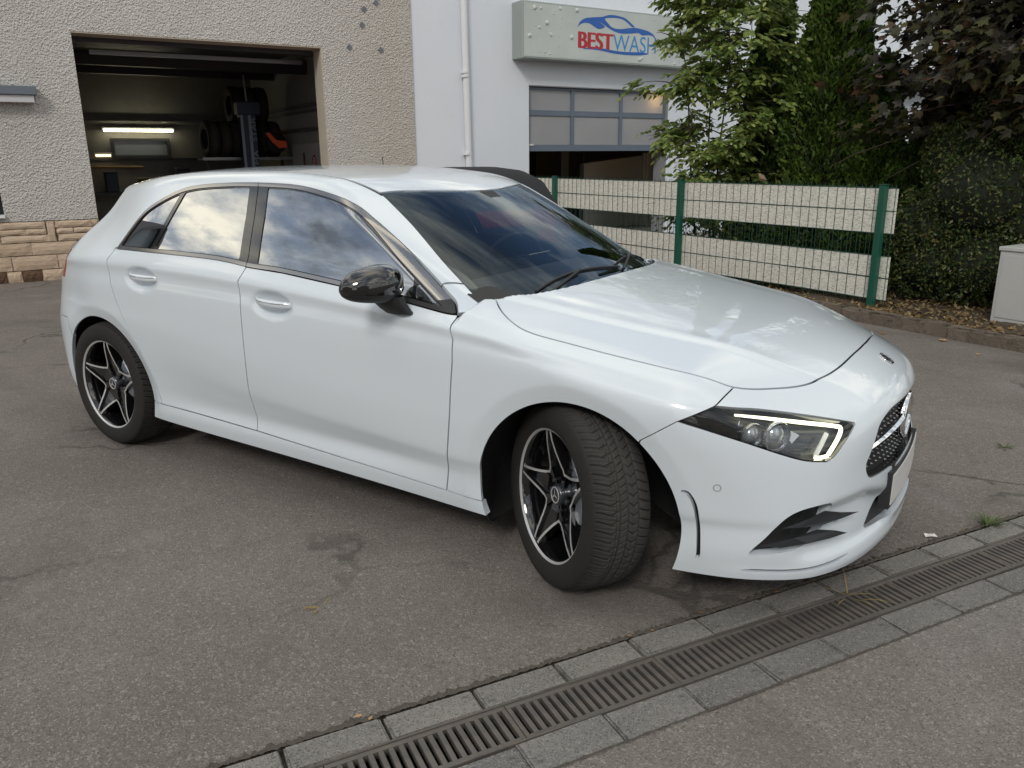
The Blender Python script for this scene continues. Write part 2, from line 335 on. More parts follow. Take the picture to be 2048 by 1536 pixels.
def stone(x0,x1,z0,z1,mat,seed,rough=.004):
    bm=bmesh.new(); bmesh.ops.create_grid(bm,x_segments=7,y_segments=3,size=.5); rr=random.Random(seed)
    w,h=x1-x0-.006,z1-z0-.003
    for v in bm.verts:
        u,q=v.co.x,v.co.y; e=max(abs(u),abs(q))*2
        v.co=Vector(((x0+x1)/2+u*w+(rr.uniform(-.004,.004)),.010-.012*(1-e**8)-rr.uniform(0,rough),(z0+z1)/2+q*h+rr.uniform(-.003,.003)))
    ed=[e for e in bm.edges if e.is_boundary]; r=bmesh.ops.extrude_edge_only(bm,edges=ed)
    for v in [x for x in r['geom'] if isinstance(x,bmesh.types.BMVert)]: v.co.y=.04
    bmesh.ops.recalc_face_normals(bm,faces=bm.faces); me=bpy.data.meshes.new('stone'); bm.to_mesh(me); bm.free(); me.materials.append(mat)
    return link('stone',me,garage)
si=0
for z1,z0,xj in rows:
    for a,b in zip(xj[:-1],xj[1:]):
        br=z0<.01 and si%2==0
        stone(-.237+a*.001335,min(-.237+b*.001335,.83),z0,z1,STONE2 if br else STONE,si,.018 if br else .005); si+=1
stone(-.237+360*.001335,-.237+430*.001335,.484,.738,STONE,99)
# little window and blind box on the left
WFR=Mat('window_frame_white',(.72,.73,.75),.4).m; WGL=Mat('window_dark_glass',(.012,.016,.028),.06,spec=.8).m
gb('window_pane',WGL,((-1.33,.10,.83),(-.19,.11,2.0)))
gb('window_sill',WFR,((-1.38,-.05,.795),(-.172,.1,.83)))
BOXM=varied('blind_box_grey',(.13,.16,.19),.2,6,.5); 
awn=thing('blind_box','slim grey roller-blind box with pale lower edge above the window','blind',BM@Vector((0,0,2.13)),R_(65))
m=MB(); m.bbox((-1.6,-.16,.085),(.37,-.002,.185),.008); m.build('housing',BOXM,awn)
m=MB(); m.bbox((-1.6,-.13,0),(.335,-.005,.083),.006); m.build('bottom_rail',Mat('blind_rail',(.55,.56,.58),.4).m,awn)
# diamond tiles on the render
TILE=varied('slate_tile',(.15,.165,.19),.3,20,.5)
for s_,z_ in ((4.58,3.3),(4.62,3.51),(4.81,3.61),(4.37,2.99),(4.85,2.98),(4.60,3.72),(4.30,3.78)):
    m=MB(); m.prism([(-.045,0),(0,-.045),(.045,0),(0,.045)],1,-.008,.01,M=Matrix.Translation((s_,-.004,z_))); m.build('diamond_tile',TILE,garage)
# workshop interior
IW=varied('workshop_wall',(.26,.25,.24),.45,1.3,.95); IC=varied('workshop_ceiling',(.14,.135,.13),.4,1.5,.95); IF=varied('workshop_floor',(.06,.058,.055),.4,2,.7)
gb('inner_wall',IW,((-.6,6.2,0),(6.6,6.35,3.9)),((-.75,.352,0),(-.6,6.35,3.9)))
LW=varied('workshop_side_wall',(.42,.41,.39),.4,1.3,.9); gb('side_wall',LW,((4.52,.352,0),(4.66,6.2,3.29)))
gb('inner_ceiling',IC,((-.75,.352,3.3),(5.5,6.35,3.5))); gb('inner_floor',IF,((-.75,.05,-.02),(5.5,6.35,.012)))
WPAN=varied('white_wall_panel',(.55,.55,.55),.2,2,.6); gb('wall_panel',WPAN,((4.505,1.2,.3),(4.519,3.6,1.72)))
STEELD=varied('dark_steel',(.05,.052,.058),.3,4,.5,metal=.3); STEELG=varied('galvanised_steel',(.30,.31,.33),.2,5,.42,metal=.5)
gb('door_header',STEELD,((.84,.36,2.90),(4.0,.56,3.29)))
gb('door_rail',STEELG,((1.1,.98,2.83),(3.98,1.03,2.885))); gb('door_rail',STEELD,((.86,.60,2.92),(4.0,.64,2.96)))
gb('raised_door',STEELD,((.9,1.05,2.99),(3.9,3.2,3.03)))
gb('roof_beam',STEELD,((-.6,2.4,2.84),(4.5,2.55,3.05))); gb('roof_beam',STEELD,((-.6,4.4,2.90),(4.5,4.55,3.12)))
for z_,r_ in ((2.35,.03),(2.25,.022),(1.95,.03)):
    m=MB(); m.tube([(4.485,.5,z_),(4.485,6.1,z_)],r_,8); m.build('conduit',STEELG,garage)
gb('wall_ledge',IW,((-.6,6.1,2.14),(4.5,6.2,2.2))); gb('wall_ledge',STEELD,((-.6,6.14,1.46),(4.5,6.2,1.50)))
wf=gb('back_window',STEELD,((1.72,6.12,1.5),(2.8,6.2,1.56)),((1.72,6.12,1.82),(2.8,6.2,1.88)),((1.72,6.12,1.56),(1.78,6.2,1.82)),((2.74,6.12,1.56),(2.8,6.2,1.82)))
wf['label']='low back window with steel frame'
gb('pane',Mat('back_pane',(.10,.115,.13),.15,spec=.8).m,((1.78,6.16,1.56),(2.74,6.17,1.82)),parent=wf)
# ---- white wash-bay building
def plaster():
    M=Mat('white_plaster',(.72,.74,.78),.9,spec=.25); c=M.mix(M.noise(.7,5,.6),(.66,.705,.77),(.75,.785,.84))
    c=M.mix(M.ramp(M.noise(2.2,5,.7),(.62,0.),(.8,.3)),c,(.55,.54,.53)); M.base(c); M.bump(M.noise(130,3,.7),.25,.004); return M.m
WHITE=plaster()
wash=thing('wash_building','white plastered car-wash building with downpipe and half-raised panel door','building',BM@Vector((8,.0,0)),R_(65))
WX=8.0
def wb(name,mats,*boxes,parent=wash,bev=0):
    m=MB()
    for lo,hi in boxes:
        lo=(lo[0]-WX,*lo[1:]);hi=(hi[0]-WX,*hi[1:]); (m.bbox(lo,hi,bev) if bev else m.box(lo,hi))
    return m.build(name,mats,parent)
wb('wall',WHITE,((5.352,.03,0),(7.44,.38,5.9)),((7.44,.03,2.60),(10.5,.38,5.9)),((10.5,.03,0),(19,.38,5.9)))
REV=varied('grey_reveal',(.30,.31,.33),.15,3,.7); wb('door_reveal',REV,((7.442,.036,2.585),(10.498,.37,2.602)),((7.4385,.036,0),(7.45,.37,2.58)),((10.49,.036,0),(10.502,.37,2.58)))
dw=MB(); dw.tube([(6.18-WX+.02,-.03,5.9),(6.26-WX,-.03,1.34),(6.27-WX,-.03,0)],.052,14); dwn=dw.build('downpipe',Mat('white_pvc_pipe',(.70,.72,.75),.35).m,wash)
m=MB()
for z_ in (2.72,2.66,4.4,1.5): m.tube([(6.225-WX,-.03,z_),(6.2245-WX,-.03,z_+.035)],.062,14)
m.build('pipe_clip',WFR,dwn)
BLUEST=varied('blue_grey_frame',(.13,.165,.215),.2,4,.45)
sd_=bpy.data.objects.new('panel_door',None); COL.objects.link(sd_); sd_.parent=wash
wb('frame',BLUEST,((7.47,.10,1.555),(10.47,.15,1.66)),((7.47,.10,2.13),(10.47,.15,2.215)),((7.47,.10,2.54),(10.47,.15,2.575)),((7.45,.098,1.555),(7.50,.152,2.578)),((8.345,.096,1.66),(8.41,.154,2.54)),((9.41,.096,1.66),(9.475,.154,2.54)),((10.44,.098,1.555),(10.49,.152,2.578)),parent=sd_)
FROST=Mat('frosted_panel',(.50,.51,.53),.38); FROST.base(FROST.mix(FROST.noise(1.2,4,.6),(.33,.34,.37),(.55,.55,.56))); tr_=FROST.t.nodes.new('ShaderNodeBsdfTranslucent'); tr_.inputs[0].default_value=(.8,.8,.8,1); mx_=FROST.t.nodes.new('ShaderNodeMixShader'); mx_.inputs[0].default_value=.35; FROST.l(FROST.b.outputs[0],mx_.inputs[1]); FROST.l(tr_.outputs[0],mx_.inputs[2]); FROST.l(mx_.outputs[0],FROST.out.inputs[0]); FROST=FROST.m
for a,b in ((7.50,8.345),(8.41,9.41),(9.475,10.44)):
    for c,d in ((1.66,2.13),(2.215,2.54)): wb('pane',FROST,((a-.002,.12,c-.002),(b+.002,.13,d+.002)),parent=sd_)
wb('door_latch',Mat('latch_white',(.75,.75,.75),.4).m,((7.47,.085,1.645),(7.57,.10,1.67)),parent=sd_)
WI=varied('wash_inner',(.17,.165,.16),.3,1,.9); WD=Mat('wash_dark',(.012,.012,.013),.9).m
wb('inner_wall',WI,((6.8,4.6,0),(14,4.7,3.2)),((13.9,.39,0),(14,4.6,3.2)),((6.75,.39,0),(6.85,4.6,3.2)),((6.8,.39,3.1),(14,4.6,3.2)))
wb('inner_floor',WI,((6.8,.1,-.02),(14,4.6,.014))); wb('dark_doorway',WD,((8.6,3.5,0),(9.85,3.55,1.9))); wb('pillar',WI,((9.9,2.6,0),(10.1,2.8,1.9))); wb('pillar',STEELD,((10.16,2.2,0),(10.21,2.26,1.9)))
TIL=Mat('white_tiles',(.62,.62,.61),.25); br=TIL.n('ShaderNodeTexBrick',Scale=5.,**{'Mortar Size':.012}); TIL.l(TIL.co(),br.inputs['Vector']); br.inputs['Color1'].default_value=(.62,.62,.60,1); br.inputs['Color2'].default_value=(.60,.60,.60,1); br.inputs['Mortar'].default_value=(.45,.45,.45,1); TIL.base(br.outputs[0])
m=MB(); m.prism([(10.05-WX,0),(12.1-WX,0),(12.1-WX,1.52),(10.05-WX,1.32)],1,2.0,2.15); m.build('tiled_partition',TIL.m,wash)
wb('tiled_pillar',TIL.m,((11.6,1.75,0),(12.1,2.0,1.53)))
# low white annexe with dark eaves, seen through the tree
ann=thing('annexe_building','low white building with dark eaves glimpsed behind the dark maple','building',(.6,12.2,0),R_(-20))
m=MB(); m.box((-2.6,0,0),(4.5,3,2.55)); m.build('wall',WHITE,ann); m=MB(); m.box((-2.8,-.35,2.553),(4.7,3.2,2.75)); m.build('roof',STEELD,ann)
m=MB(); m.box((.2,-.02,1.75),(2.2,-.002,1.95)); m.build('dark_band',STEELD,ann)

# ---- houses across the yard, out of frame behind the camera (they show in the car's reflections)
BLGR=varied('blue_grey_render',(.20,.235,.27),.2,.8,.9); BEIGE=varied('beige_render',(.40,.36,.31),.2,.8,.9); TILES=varied('roof_tiles',(.075,.08,.09),.3,4,.8)
def house(loc,rz,w_,d_,h_,ridge,mat,label):
    t=thing('house',label,'house',loc,rz); m=MB(); m.box((-w_/2,0,0),(w_/2,d_,h_)); m.build('wall',mat,t)
    m=MB(); m.prism([(-w_/2,h_+.002),(w_/2,h_+.002),(0,ridge)],1,.0,d_); m.build('gable',mat,t)
    m=MB()
    for sg in (-1,1):
        n=Vector((sg*(ridge-h_),0,w_/2)).normalized()*.12; a=Vector((sg*(w_/2+.35),0,h_-.35*(ridge-h_)/(w_/2)+.01)); b=Vector((0,0,ridge+.012))
        v=[a,b,b+n,a+n]; m.add([(p.x,-.3,p.z) for p in v]+[(p.x,d_+.3,p.z) for p in v],[(0,1,2,3),(7,6,5,4),(0,4,5,1),(1,5,6,2),(2,6,7,3),(3,7,4,0)])
    m.build('roof',TILES,t)
    for zz_ in (1.0,3.6):
        for x_ in (-w_*.3,0,w_*.3):
            if zz_+1.3<h_: m=MB(); m.box((x_-.5,-.03,zz_),(x_+.5,-.002,zz_+1.3)); q=m.build('window',WFR,t); m=MB(); m.box((x_-.42,-.04,zz_+.08),(x_+.42,-.031,zz_+1.22)); m.build('pane',WGL,q)
    return t
house((-14.9,-6.0,0),R_(66),8.5,9,3.8,7.6,BLGR,'blue-grey gabled house left of the workshop yard')
house((-4.5,-15.5,0),R_(178),15,8,4.6,7.2,BEIGE,'beige house across the yard facing the parked cars')
house((13,-13.5,0),R_(215),11,8,4.6,7.2,BEIGE,'second beige house across the yard by the corner')
import numpy as np
# ---------- car body as an implicit surface: side / top / front / rear sheets, blended ----------
def pchip(xs,ys,x):
    xs=np.asarray(xs,float);ys=np.asarray(ys,float);x=np.clip(np.asarray(x,float),xs[0],xs[-1])
    h=np.diff(xs);d=np.diff(ys)/h;m=np.zeros_like(ys)
    for i in range(1,len(xs)-1):
        if d[i-1]*d[i]>0:
            w1=2*h[i]+h[i-1];w2=h[i]+2*h[i-1];m[i]=(w1+w2)/(w1/d[i-1]+w2/d[i])
    m[0]=d[0];m[-1]=d[-1]
    i=np.clip(np.searchsorted(xs,x,'right')-1,0,len(h)-1);t=(x-xs[i])/h[i]
    return (ys[i]*(1+2*t)*(1-t)**2+m[i]*h[i]*t*(1-t)**2+ys[i+1]*t*t*(3-2*t)+m[i+1]*h[i]*t*t*(t-1))
def spl(xs,ys,x):
    # natural C2 cubic spline, linear outside
    xs=np.asarray(xs,float);ys=np.asarray(ys,float);n=len(xs);h=np.diff(xs)
    A=np.eye(n);b=np.zeros(n)
    for i in range(1,n-1):
        A[i,i-1]=h[i-1];A[i,i]=2*(h[i-1]+h[i]);A[i,i+1]=h[i];b[i]=6*((ys[i+1]-ys[i])/h[i]-(ys[i]-ys[i-1])/h[i-1])
    M=np.linalg.solve(A,b);x=np.asarray(x,float);xc=np.clip(x,xs[0],xs[-1])
    i=np.clip(np.searchsorted(xs,xc,'right')-1,0,n-2);hh=h[i];a=xs[i+1]-xc;c=xc-xs[i]
    v=(M[i]*a**3+M[i+1]*c**3)/(6*hh)+(ys[i]/hh-M[i]*hh/6)*a+(ys[i+1]/hh-M[i+1]*hh/6)*c
    s0=(ys[1]-ys[0])/h[0]-h[0]*M[1]/6;s1=(ys[-1]-ys[-2])/h[-1]+h[-1]*M[-2]/6
    return v+np.minimum(x-xs[0],0)*s0+np.maximum(x-xs[-1],0)*s1
def sstep(a,b,x):
    t=np.clip((x-a)/(b-a),0,1);return t*t*(3-2*t)
def smax(a,b,k):
    h=np.clip(.5+.5*(a-b)/k,0,1);return b*(1-h)+a*h+k*h*(1-h)
def smin(a,b,k): return -smax(-a,-b,k)
def blur(T,sig,ax):
    if sig<=0: return T
    n=int(3*sig)+1;w=np.exp(-.5*(np.arange(-n,n+1)/sig)**2);w/=w.sum()
    P=np.pad(T,[(n,n) if i==ax else (0,0) for i in range(2)],'edge');o=np.zeros_like(T)
    for j in range(2*n+1):
        s=[slice(None)]*2;s[ax]=slice(j,j+T.shape[ax]);o+=w[j]*P[tuple(s)]
    return o
H=.01
XR=np.arange(-3.62,1.101,H);YR=np.arange(-.06,1.021,H);ZR=np.arange(.06,1.561,H)
class Tab:
    def __init__(s,T,a,b): s.T=T;s.a0=a[0];s.b0=b[0]
    def __call__(s,a,b):
        u=(a-s.a0)/H;v=(b-s.b0)/H;n,m=s.T.shape
        u=np.clip(u,1,n-2.001);v=np.clip(v,1,m-2.001);i=u.astype(int);j=v.astype(int);u=u-i;v=v-j
        def w(t): return ((1-t)**3/6,(3*t**3-6*t*t+4)/6,(-3*t**3+3*t*t+3*t+1)/6,t**3/6)
        wu=w(u);wv=w(v);o=0
        for p in range(4):
            for q in range(4): o=o+wu[p]*wv[q]*s.T[np.minimum(i+p-1,n-1),np.minimum(j+q-1,m-1)]
        return o
ARCH=((.03,.302,.381),(-2.737,.315,.376))
HANDLES=((-1.385,.874,.125,.056,-.035),(-2.30,.913,.125,.056,-.02))
# ---- side sheet Y(x,z)
def zshoulder(x): return spl([-3.5,-2.9,-2.3,-1.6,-1.0,-.45,-.1,.3,.9],[.935,.957,.966,.949,.918,.874,.838,.785,.70],x)
def zbelt(x): return spl([-3.2,-2.55,-1.84,-1.36,-1.04,-.46,.2,.9],[1.035,1.04,1.03,1.003,.972,.908,.858,.82],x)
def ymax(x): return pchip([-3.62,-3.3,-3.0,-2.73,-2.3,-1.7,-1.0,-.4,0,.3,.55,.8,1.1],[.83,.872,.888,.893,.893,.893,.894,.896,.897,.888,.865,.825,.76],x)
def side_table():
    T=np.zeros((len(XR),len(ZR)))
    for i,x in enumerate(XR):
        zs=float(zshoulder(x));zb=float(zbelt(x));ym=float(ymax(x))
        # door tuck-in fades at the arches
        tk=float(sstep(-2.5,-1.95,x)*(1-sstep(-.95,-.30,x)))
        cr=float(1-sstep(-.35,.15,x));fr=float(sstep(.3,.7,x));rr=float(sstep(-2.9,-3.2,x))
        zc=float(spl([-2.4,-2.19,-1.589,-.857,-.4],[.555,.537,.472,.420,.40],x))
        z=[.06,.17,.26,.33,.5*(.33+zc),zc,zc+.07,zc+.15,.75,.5*(zs+.75),zs-.028,zs]
        y=[ym-.07,ym-.042,ym-.026-.004*tk,ym-.022-.019*tk,ym-.016-.011*tk,ym-.007-.004*tk,ym-.003-.001*tk,ym-.0005,ym-.003,ym-.0085,ym-.0150-.002*cr,ym-.0185+.0035*cr]
        # glasshouse
        yb=ym-.050-.012*float(sstep(-2.3,-3.1,x))
        tb=.52+.10*float(sstep(-2.2,-3.1,x))
        for dz in (0,.08,.2,.32,.46,.62):
            z.append(zb+dz);y.append(yb-tb*dz-.18*dz*dz)
        T[i]=pchip(z,y,ZR)-.040*sstep(-2.7,-3.12,x)*sstep(.6,.8,ZR)-.082*sstep(-2.42,-2.9,x)*sstep(.98,1.22,ZR)
    # below shoulder keep soft, crease handled by different blur either side
    T=blur(blur(T,3.0,0),.5,1)
    X,Z=np.meshgrid(XR,ZR,indexing='ij')
    for cx,cz,R in ARCH:                                   # flat lip round each wheel arch
        r=np.hypot(X-cx,Z-cz);T=T-.013*np.clip(1-(r-R)/.058,0,1.3)*sstep(.16,.3,Z)
    for hx,hz,a,b,sl in HANDLES:                           # finger bowls behind the handles
        dx=X-hx;dz=Z-hz-sl*dx;e=(dx/a)**2+(dz/b)**2;T=T-.032*np.clip(1-e,0,1)**.8
    T=blur(blur(T,.4,0),.4,1)
    return T
# ---- top sheet Z(x,y)
def xcowl(y): y=np.minimum(np.abs(y),.685);return -.248-.075*(y/.6)**3-.05*(y/.66)**10
def hood(x,y):
    c=spl([-.7,-.3,0,.3,.55,.72,.83,.90,1.0,1.1],[1.035,.985,.938,.892,.848,.800,.748,.695,.59,.45],x)
    yc=spl([-.6,0,.4,.7,.9],[.66,.60,.53,.44,.36],x)       # crease line on the bonnet
    inn=-.022*(y/.6)**2-.046*(y/.42)**2*sstep(.35,.85,x)
    t=np.maximum(y-yc,0)
    return c+inn-.13*t-.06*t*t+(-.011*sstep(0,.024,y-yc+.010)-.0015*np.exp(-((y-yc+.07)/.05)**2))*(1-.75*sstep(.5,.72,x))
def top_table():
    X,Y=np.meshgrid(XR,np.abs(YR),indexing='ij')
    hd=hood(X,Y)
    xb=xcowl(Y)
    zb=.964-.002*(Y/.68)**2
    d=xb-X
    ws=zb+.570*d-.075*d*d-.036*(Y/.6)**2
    zr=spl([-3.2,-3.0,-2.7,-2.3,-1.9,-1.6,-1.3,-1.0,-.7],[1.30,1.332,1.370,1.413,1.424,1.422,1.400,1.364,1.316],X)
    rf=zr-(.024-.004*sstep(-1.6,-2.5,X))*(np.abs(Y)/.56)**2.4
    up=smin(ws,rf,.05)
    Z=np.where(up>hd,up,hd)
    lo=np.where(X>xb-.01,hd,up)
    return lo,xb
# ---- front sheet Xf(y,z), rear sheet Xr(y,z)
def front_table():
    Y,Z=np.meshgrid(np.abs(YR),ZR,indexing='ij')
    c=spl([.06,.17,.24,.32,.42,.52,.62,.68,.75,.85,1.2],[.885,.925,.945,.942,.935,.93,.93,.93,.93,.93,.93],Z)
    p=spl([0,.15,.3,.45,.55,.65,.75,.85,.95,1.02],[0,.006,.027,.064,.104,.168,.272,.425,.64,.80],Y)
    x=c-p
    x=x+.012*sstep(.207,.190,Z)*sstep(.86,.78,Y)            # lip below the slit
    # scooped area behind the winglets, under the cheek ridge
    zt=np.interp(Y,[0,.24,.32,.38,.44,.55,.62,.66,.72],[.34,.36,.385,.402,.414,.413,.405,.36,.27]);e=np.minimum(zt-Z,Z-.218)
    x=x-.028*sstep(-.002,.034,e)*sstep(.16,.30,Y)*sstep(.72,.64,Y)
    return x
def rear_table():
    Y,Z=np.meshgrid(np.abs(YR),ZR,indexing='ij')
    c=spl([.06,.2,.3,.42,.55,.7,.82,.90,.97,1.05,1.2,1.30,1.36,1.56],[-3.33,-3.40,-3.455,-3.475,-3.475,-3.45,-3.42,-3.375,-3.305,-3.21,-3.03,-2.95,-2.92,-2.8],Z)
    p=spl([0,.2,.4,.55,.65,.75,.85,.95,1.02],[0,.008,.03,.066,.105,.165,.26,.43,.6],Y)
    return c+p
class Body:
    def __init__(s):
        t,xb=top_table()
        s.Y,s.cY=s.mk(side_table(),XR,ZR);s.Z,s.cZ=s.mk(t,XR,YR)
        s.Xf,s.cf=s.mk(blur(blur(front_table(),1,0),1,1),YR,ZR);s.Xr,s.cr=s.mk(blur(blur(rear_table(),1,0),1,1),YR,ZR)
    def mk(s,T,a,b):
        g=np.gradient(T,H);return Tab(T,a,b),Tab(blur(blur(1/np.sqrt(1+g[0]**2+g[1]**2),1,0),1,1),a,b)
    def comb(s,x,y,z,fs,ft,ff,fr):
        k=.085*sstep(-.42,.2,x)+.022+.030*sstep(-.95,-1.6,x)
        f=smax(fs,ft,k)
        f=smax(f,ff,.06+.10*sstep(.75,.3,z)*sstep(.3,.7,y))
        return smax(f,fr,.03+.09*sstep(1.1,.8,z))
    def F(s,P):
        x=P[...,0];y=np.abs(P[...,1]);z=P[...,2]
        return s.comb(x,y,z,(y-s.Y(x,z))*s.cY(x,z),(z-s.Z(x,y))*s.cZ(x,y),(x-s.Xf(y,z))*s.cf(y,z),(s.Xr(y,z)-x)*s.cr(y,z))
    def grad(s,P,e=.0015):
        return np.stack([s.F(P+e*d)-s.F(P-e*d) for d in np.eye(3)],-1)/(2*e)
    def grid(s,xs,ys,zs):
        g=lambda a,b:np.meshgrid(a,b,indexing='ij')
        ya=np.abs(ys);x=xs[:,None,None];y=ya[None,:,None];z=zs[None,None,:]
        A=g(xs,zs);fs=(y-s.Y(*A)[:,None,:])*s.cY(*A)[:,None,:]
        A=g(xs,ya);ft=(z-s.Z(*A)[:,:,None])*s.cZ(*A)[:,:,None]
        A=g(ya,zs);ff=(x-s.Xf(*A)[None])*s.cf(*A)[None];fr=(s.Xr(*A)[None]-x)*s.cr(*A)[None]
        return s.comb(x,y,z,fs,ft,ff,fr)
def zbot(x): return spl([-3.5,-2.9,-2.4,-1.6,-.3,.4,.9],[.27,.235,.21,.20,.182,.163,.165],x)
def surface_nets(B,h=.0105):
    xs=np.arange(-3.56,1.0,h);ys=np.arange(-2.5*h,.95,h);zs=np.arange(.12,1.50,h)
    F=B.grid(xs,ys,zs);S=F<0
    n=F.shape;o=np.array([xs[0],ys[0],zs[0]])
    c=np.zeros([k-1 for k in n],np.int8)
    for a in (0,1):
        for b in (0,1):
            for d in (0,1): c+=S[a:n[0]-1+a,b:n[1]-1+b,d:n[2]-1+d]
    cells=np.argwhere((c>0)&(c<8));idx=-np.ones(c.shape,int);idx[tuple(cells.T)]=np.arange(len(cells))
    acc=np.zeros((len(cells),3));cnt=np.zeros(len(cells))
    cor=[(a,b,d) for a in (0,1) for b in (0,1) for d in (0,1)]
    for p in cor:
        for ax in range(3):
            if p[ax]==0:
                q=list(p);q[ax]=1
                fa=F[tuple((cells+p).T)];fb=F[tuple((cells+q).T)];m=(fa<0)!=(fb<0)
                t=fa/(fa-fb+1e-12);pos=np.array(p)[None]+t[:,None]*(np.array(q)-np.array(p))[None]
                acc[m]+=pos[m];cnt[m]+=1
    V=o+h*(cells+acc/cnt[:,None])
    Q=[]
    for ax in range(3):
        sl0=[slice(1,-1)]*3;sl0[ax]=slice(0,-1);sl1=[slice(1,-1)]*3;sl1[ax]=slice(1,None)
        a=S[tuple(sl0)];b=S[tuple(sl1)];e=np.argwhere(a!=b);off=np.array([1,1,1]);off[ax]=0;e=e+off
        u,v=[k for k in range(3) if k!=ax]
        du=np.zeros(3,int);du[u]=1;dv=np.zeros(3,int);dv[v]=1
        q=np.stack([idx[tuple((e-du-dv).T)],idx[tuple((e-dv).T)],idx[tuple(e.T)],idx[tuple((e-du).T)]],1)
        fl=S[tuple(e.T)]
        if ax==1: fl=~fl
        q[~fl]=q[~fl][:,::-1];Q.append(q)
    Q=np.concatenate(Q);Q=Q[(Q>=0).all(1)]
    E=np.concatenate([Q[:,[0,1]],Q[:,[1,2]],Q[:,[2,3]],Q[:,[3,0]]]);deg=np.bincount(E[:,0],minlength=len(V))+np.bincount(E[:,1],minlength=len(V))
    for it in range(12):
        if it<8:                                           # even out the net between projections
            A=np.stack([np.bincount(E[:,0],V[E[:,1],k],len(V))+np.bincount(E[:,1],V[E[:,0],k],len(V)) for k in range(3)],1)/np.maximum(deg,1)[:,None]
            free=(deg>=6);V=np.where(free[:,None],V+.5*(A-V),V)
            if it%2: continue
        f=B.F(V);g=B.grad(V);g2=(g*g).sum(1);st=np.clip(f/np.maximum(g2,.2),-h*.6,h*.6)
        V=V-st[:,None]*g
    N=B.grad(V,.002);N/=np.linalg.norm(N,axis=1)[:,None]+1e-9
    T=np.concatenate([Q[:,[0,1,2]],Q[:,[0,2,3]]])
    # reorient to outward
    nf=np.cross(V[T[:,1]]-V[T[:,0]],V[T[:,2]]-V[T[:,0]]);w=(nf*N[T[:,0]]).sum(1)<0;T[w]=T[w][:,::-1]
    return V,N,T
# ================= WHITE HATCHBACK =================
class SM:
    def __init__(s,V,N,T): s.V,s.N,s.T=V,N,T
    def compact(s):
        u,inv=np.unique(s.T,return_inverse=True); return SM(s.V[u],s.N[u],inv.reshape(-1,3))
def split(S,f):
    """cut a triangle mesh by scalar field f -> (f<0 part, f>=0 part)"""
    f=np.where(np.abs(f)<2e-5,2e-5,f); T=S.T; sg=(f[T]>=0).sum(1)
    neg=T[sg==0]; pos=T[sg==3]; cut=T[(sg>0)&(sg<3)]
    if len(cut)==0: return SM(S.V,S.N,neg).compact(),SM(S.V,S.N,pos).compact()
    s1=(f[cut]>=0); one=np.where(s1.sum(1)==1,s1.argmax(1),(~s1).argmax(1)); r=np.arange(len(cut))
    a=cut[r,one]; b=cut[r,(one+1)%3]; c=cut[r,(one+2)%3]
    e=np.concatenate([np.stack([a,b],1),np.stack([a,c],1)]); es=np.sort(e,1); u,inv=np.unique(es,axis=0,return_inverse=True); inv=inv.ravel()
    t=(f[u[:,0]]/(f[u[:,0]]-f[u[:,1]]))[:,None]
    nV=S.V[u[:,0]]*(1-t)+S.V[u[:,1]]*t; nN=S.N[u[:,0]]*(1-t)+S.N[u[:,1]]*t; nN/=np.linalg.norm(nN,axis=1)[:,None]+1e-9
    o=len(S.V); ab=inv[:len(cut)]+o; ac=inv[len(cut):]+o; V=np.concatenate([S.V,nV]); N=np.concatenate([S.N,nN])
    tri1=np.stack([a,ab,ac],1); tri2=np.concatenate([np.stack([ab,b,c],1),np.stack([ab,c,ac],1)]); ap=f[a]>=0; ap2=np.concatenate([ap,ap])
    pos=np.concatenate([pos,tri1[ap],tri2[~ap2]]); neg=np.concatenate([neg,tri1[~ap],tri2[ap2]])
    return SM(V,N,neg).compact(),SM(V,N,pos).compact()
def refine(S,mask):
    """split every triangle whose corners all lie in mask into four"""
    t=mask[S.T].all(1); T=S.T[t]; e=np.sort(np.concatenate([T[:,[0,1]],T[:,[1,2]],T[:,[2,0]]]),1); u,inv=np.unique(e,axis=0,return_inverse=True); inv=inv.ravel()+len(S.V); n=len(T)
    nV=.5*(S.V[u[:,0]]+S.V[u[:,1]]); nN=S.N[u[:,0]]+S.N[u[:,1]]; nN/=np.linalg.norm(nN,axis=1)[:,None]+1e-9; a,b,c=inv[:n],inv[n:2*n],inv[2*n:]
    return SM(np.concatenate([S.V,nV]),np.concatenate([S.N,nN]),np.concatenate([S.T[~t],np.stack([T[:,0],a,c],1),np.stack([a,T[:,1],b],1),np.stack([c,b,T[:,2]],1),np.stack([a,b,c],1)]))
def gap(S,f,w=.0021):
    return split(S,f+w)[0],split(S,f-w)[1]
def crs(P,n=10,closed=True):
    """Catmull-Rom resample"""
    P=np.asarray(P,float); k=len(P); out=[]
    for i in range(k if closed else k-1):
        if closed: p=[P[(i+j-1)%k] for j in range(4)]
        else: p=[P[min(max(i+j-1,0),k-1)] for j in range(4)]
        for t in np.linspace(0,1,n,endpoint=False): out.append(.5*(2*p[1]+(p[2]-p[0])*t+(2*p[0]-5*p[1]+4*p[2]-p[3])*t*t+(3*p[1]-p[0]-3*p[2]+p[3])*t**3))
    if not closed: out.append(P[-1])
    return np.array(out)
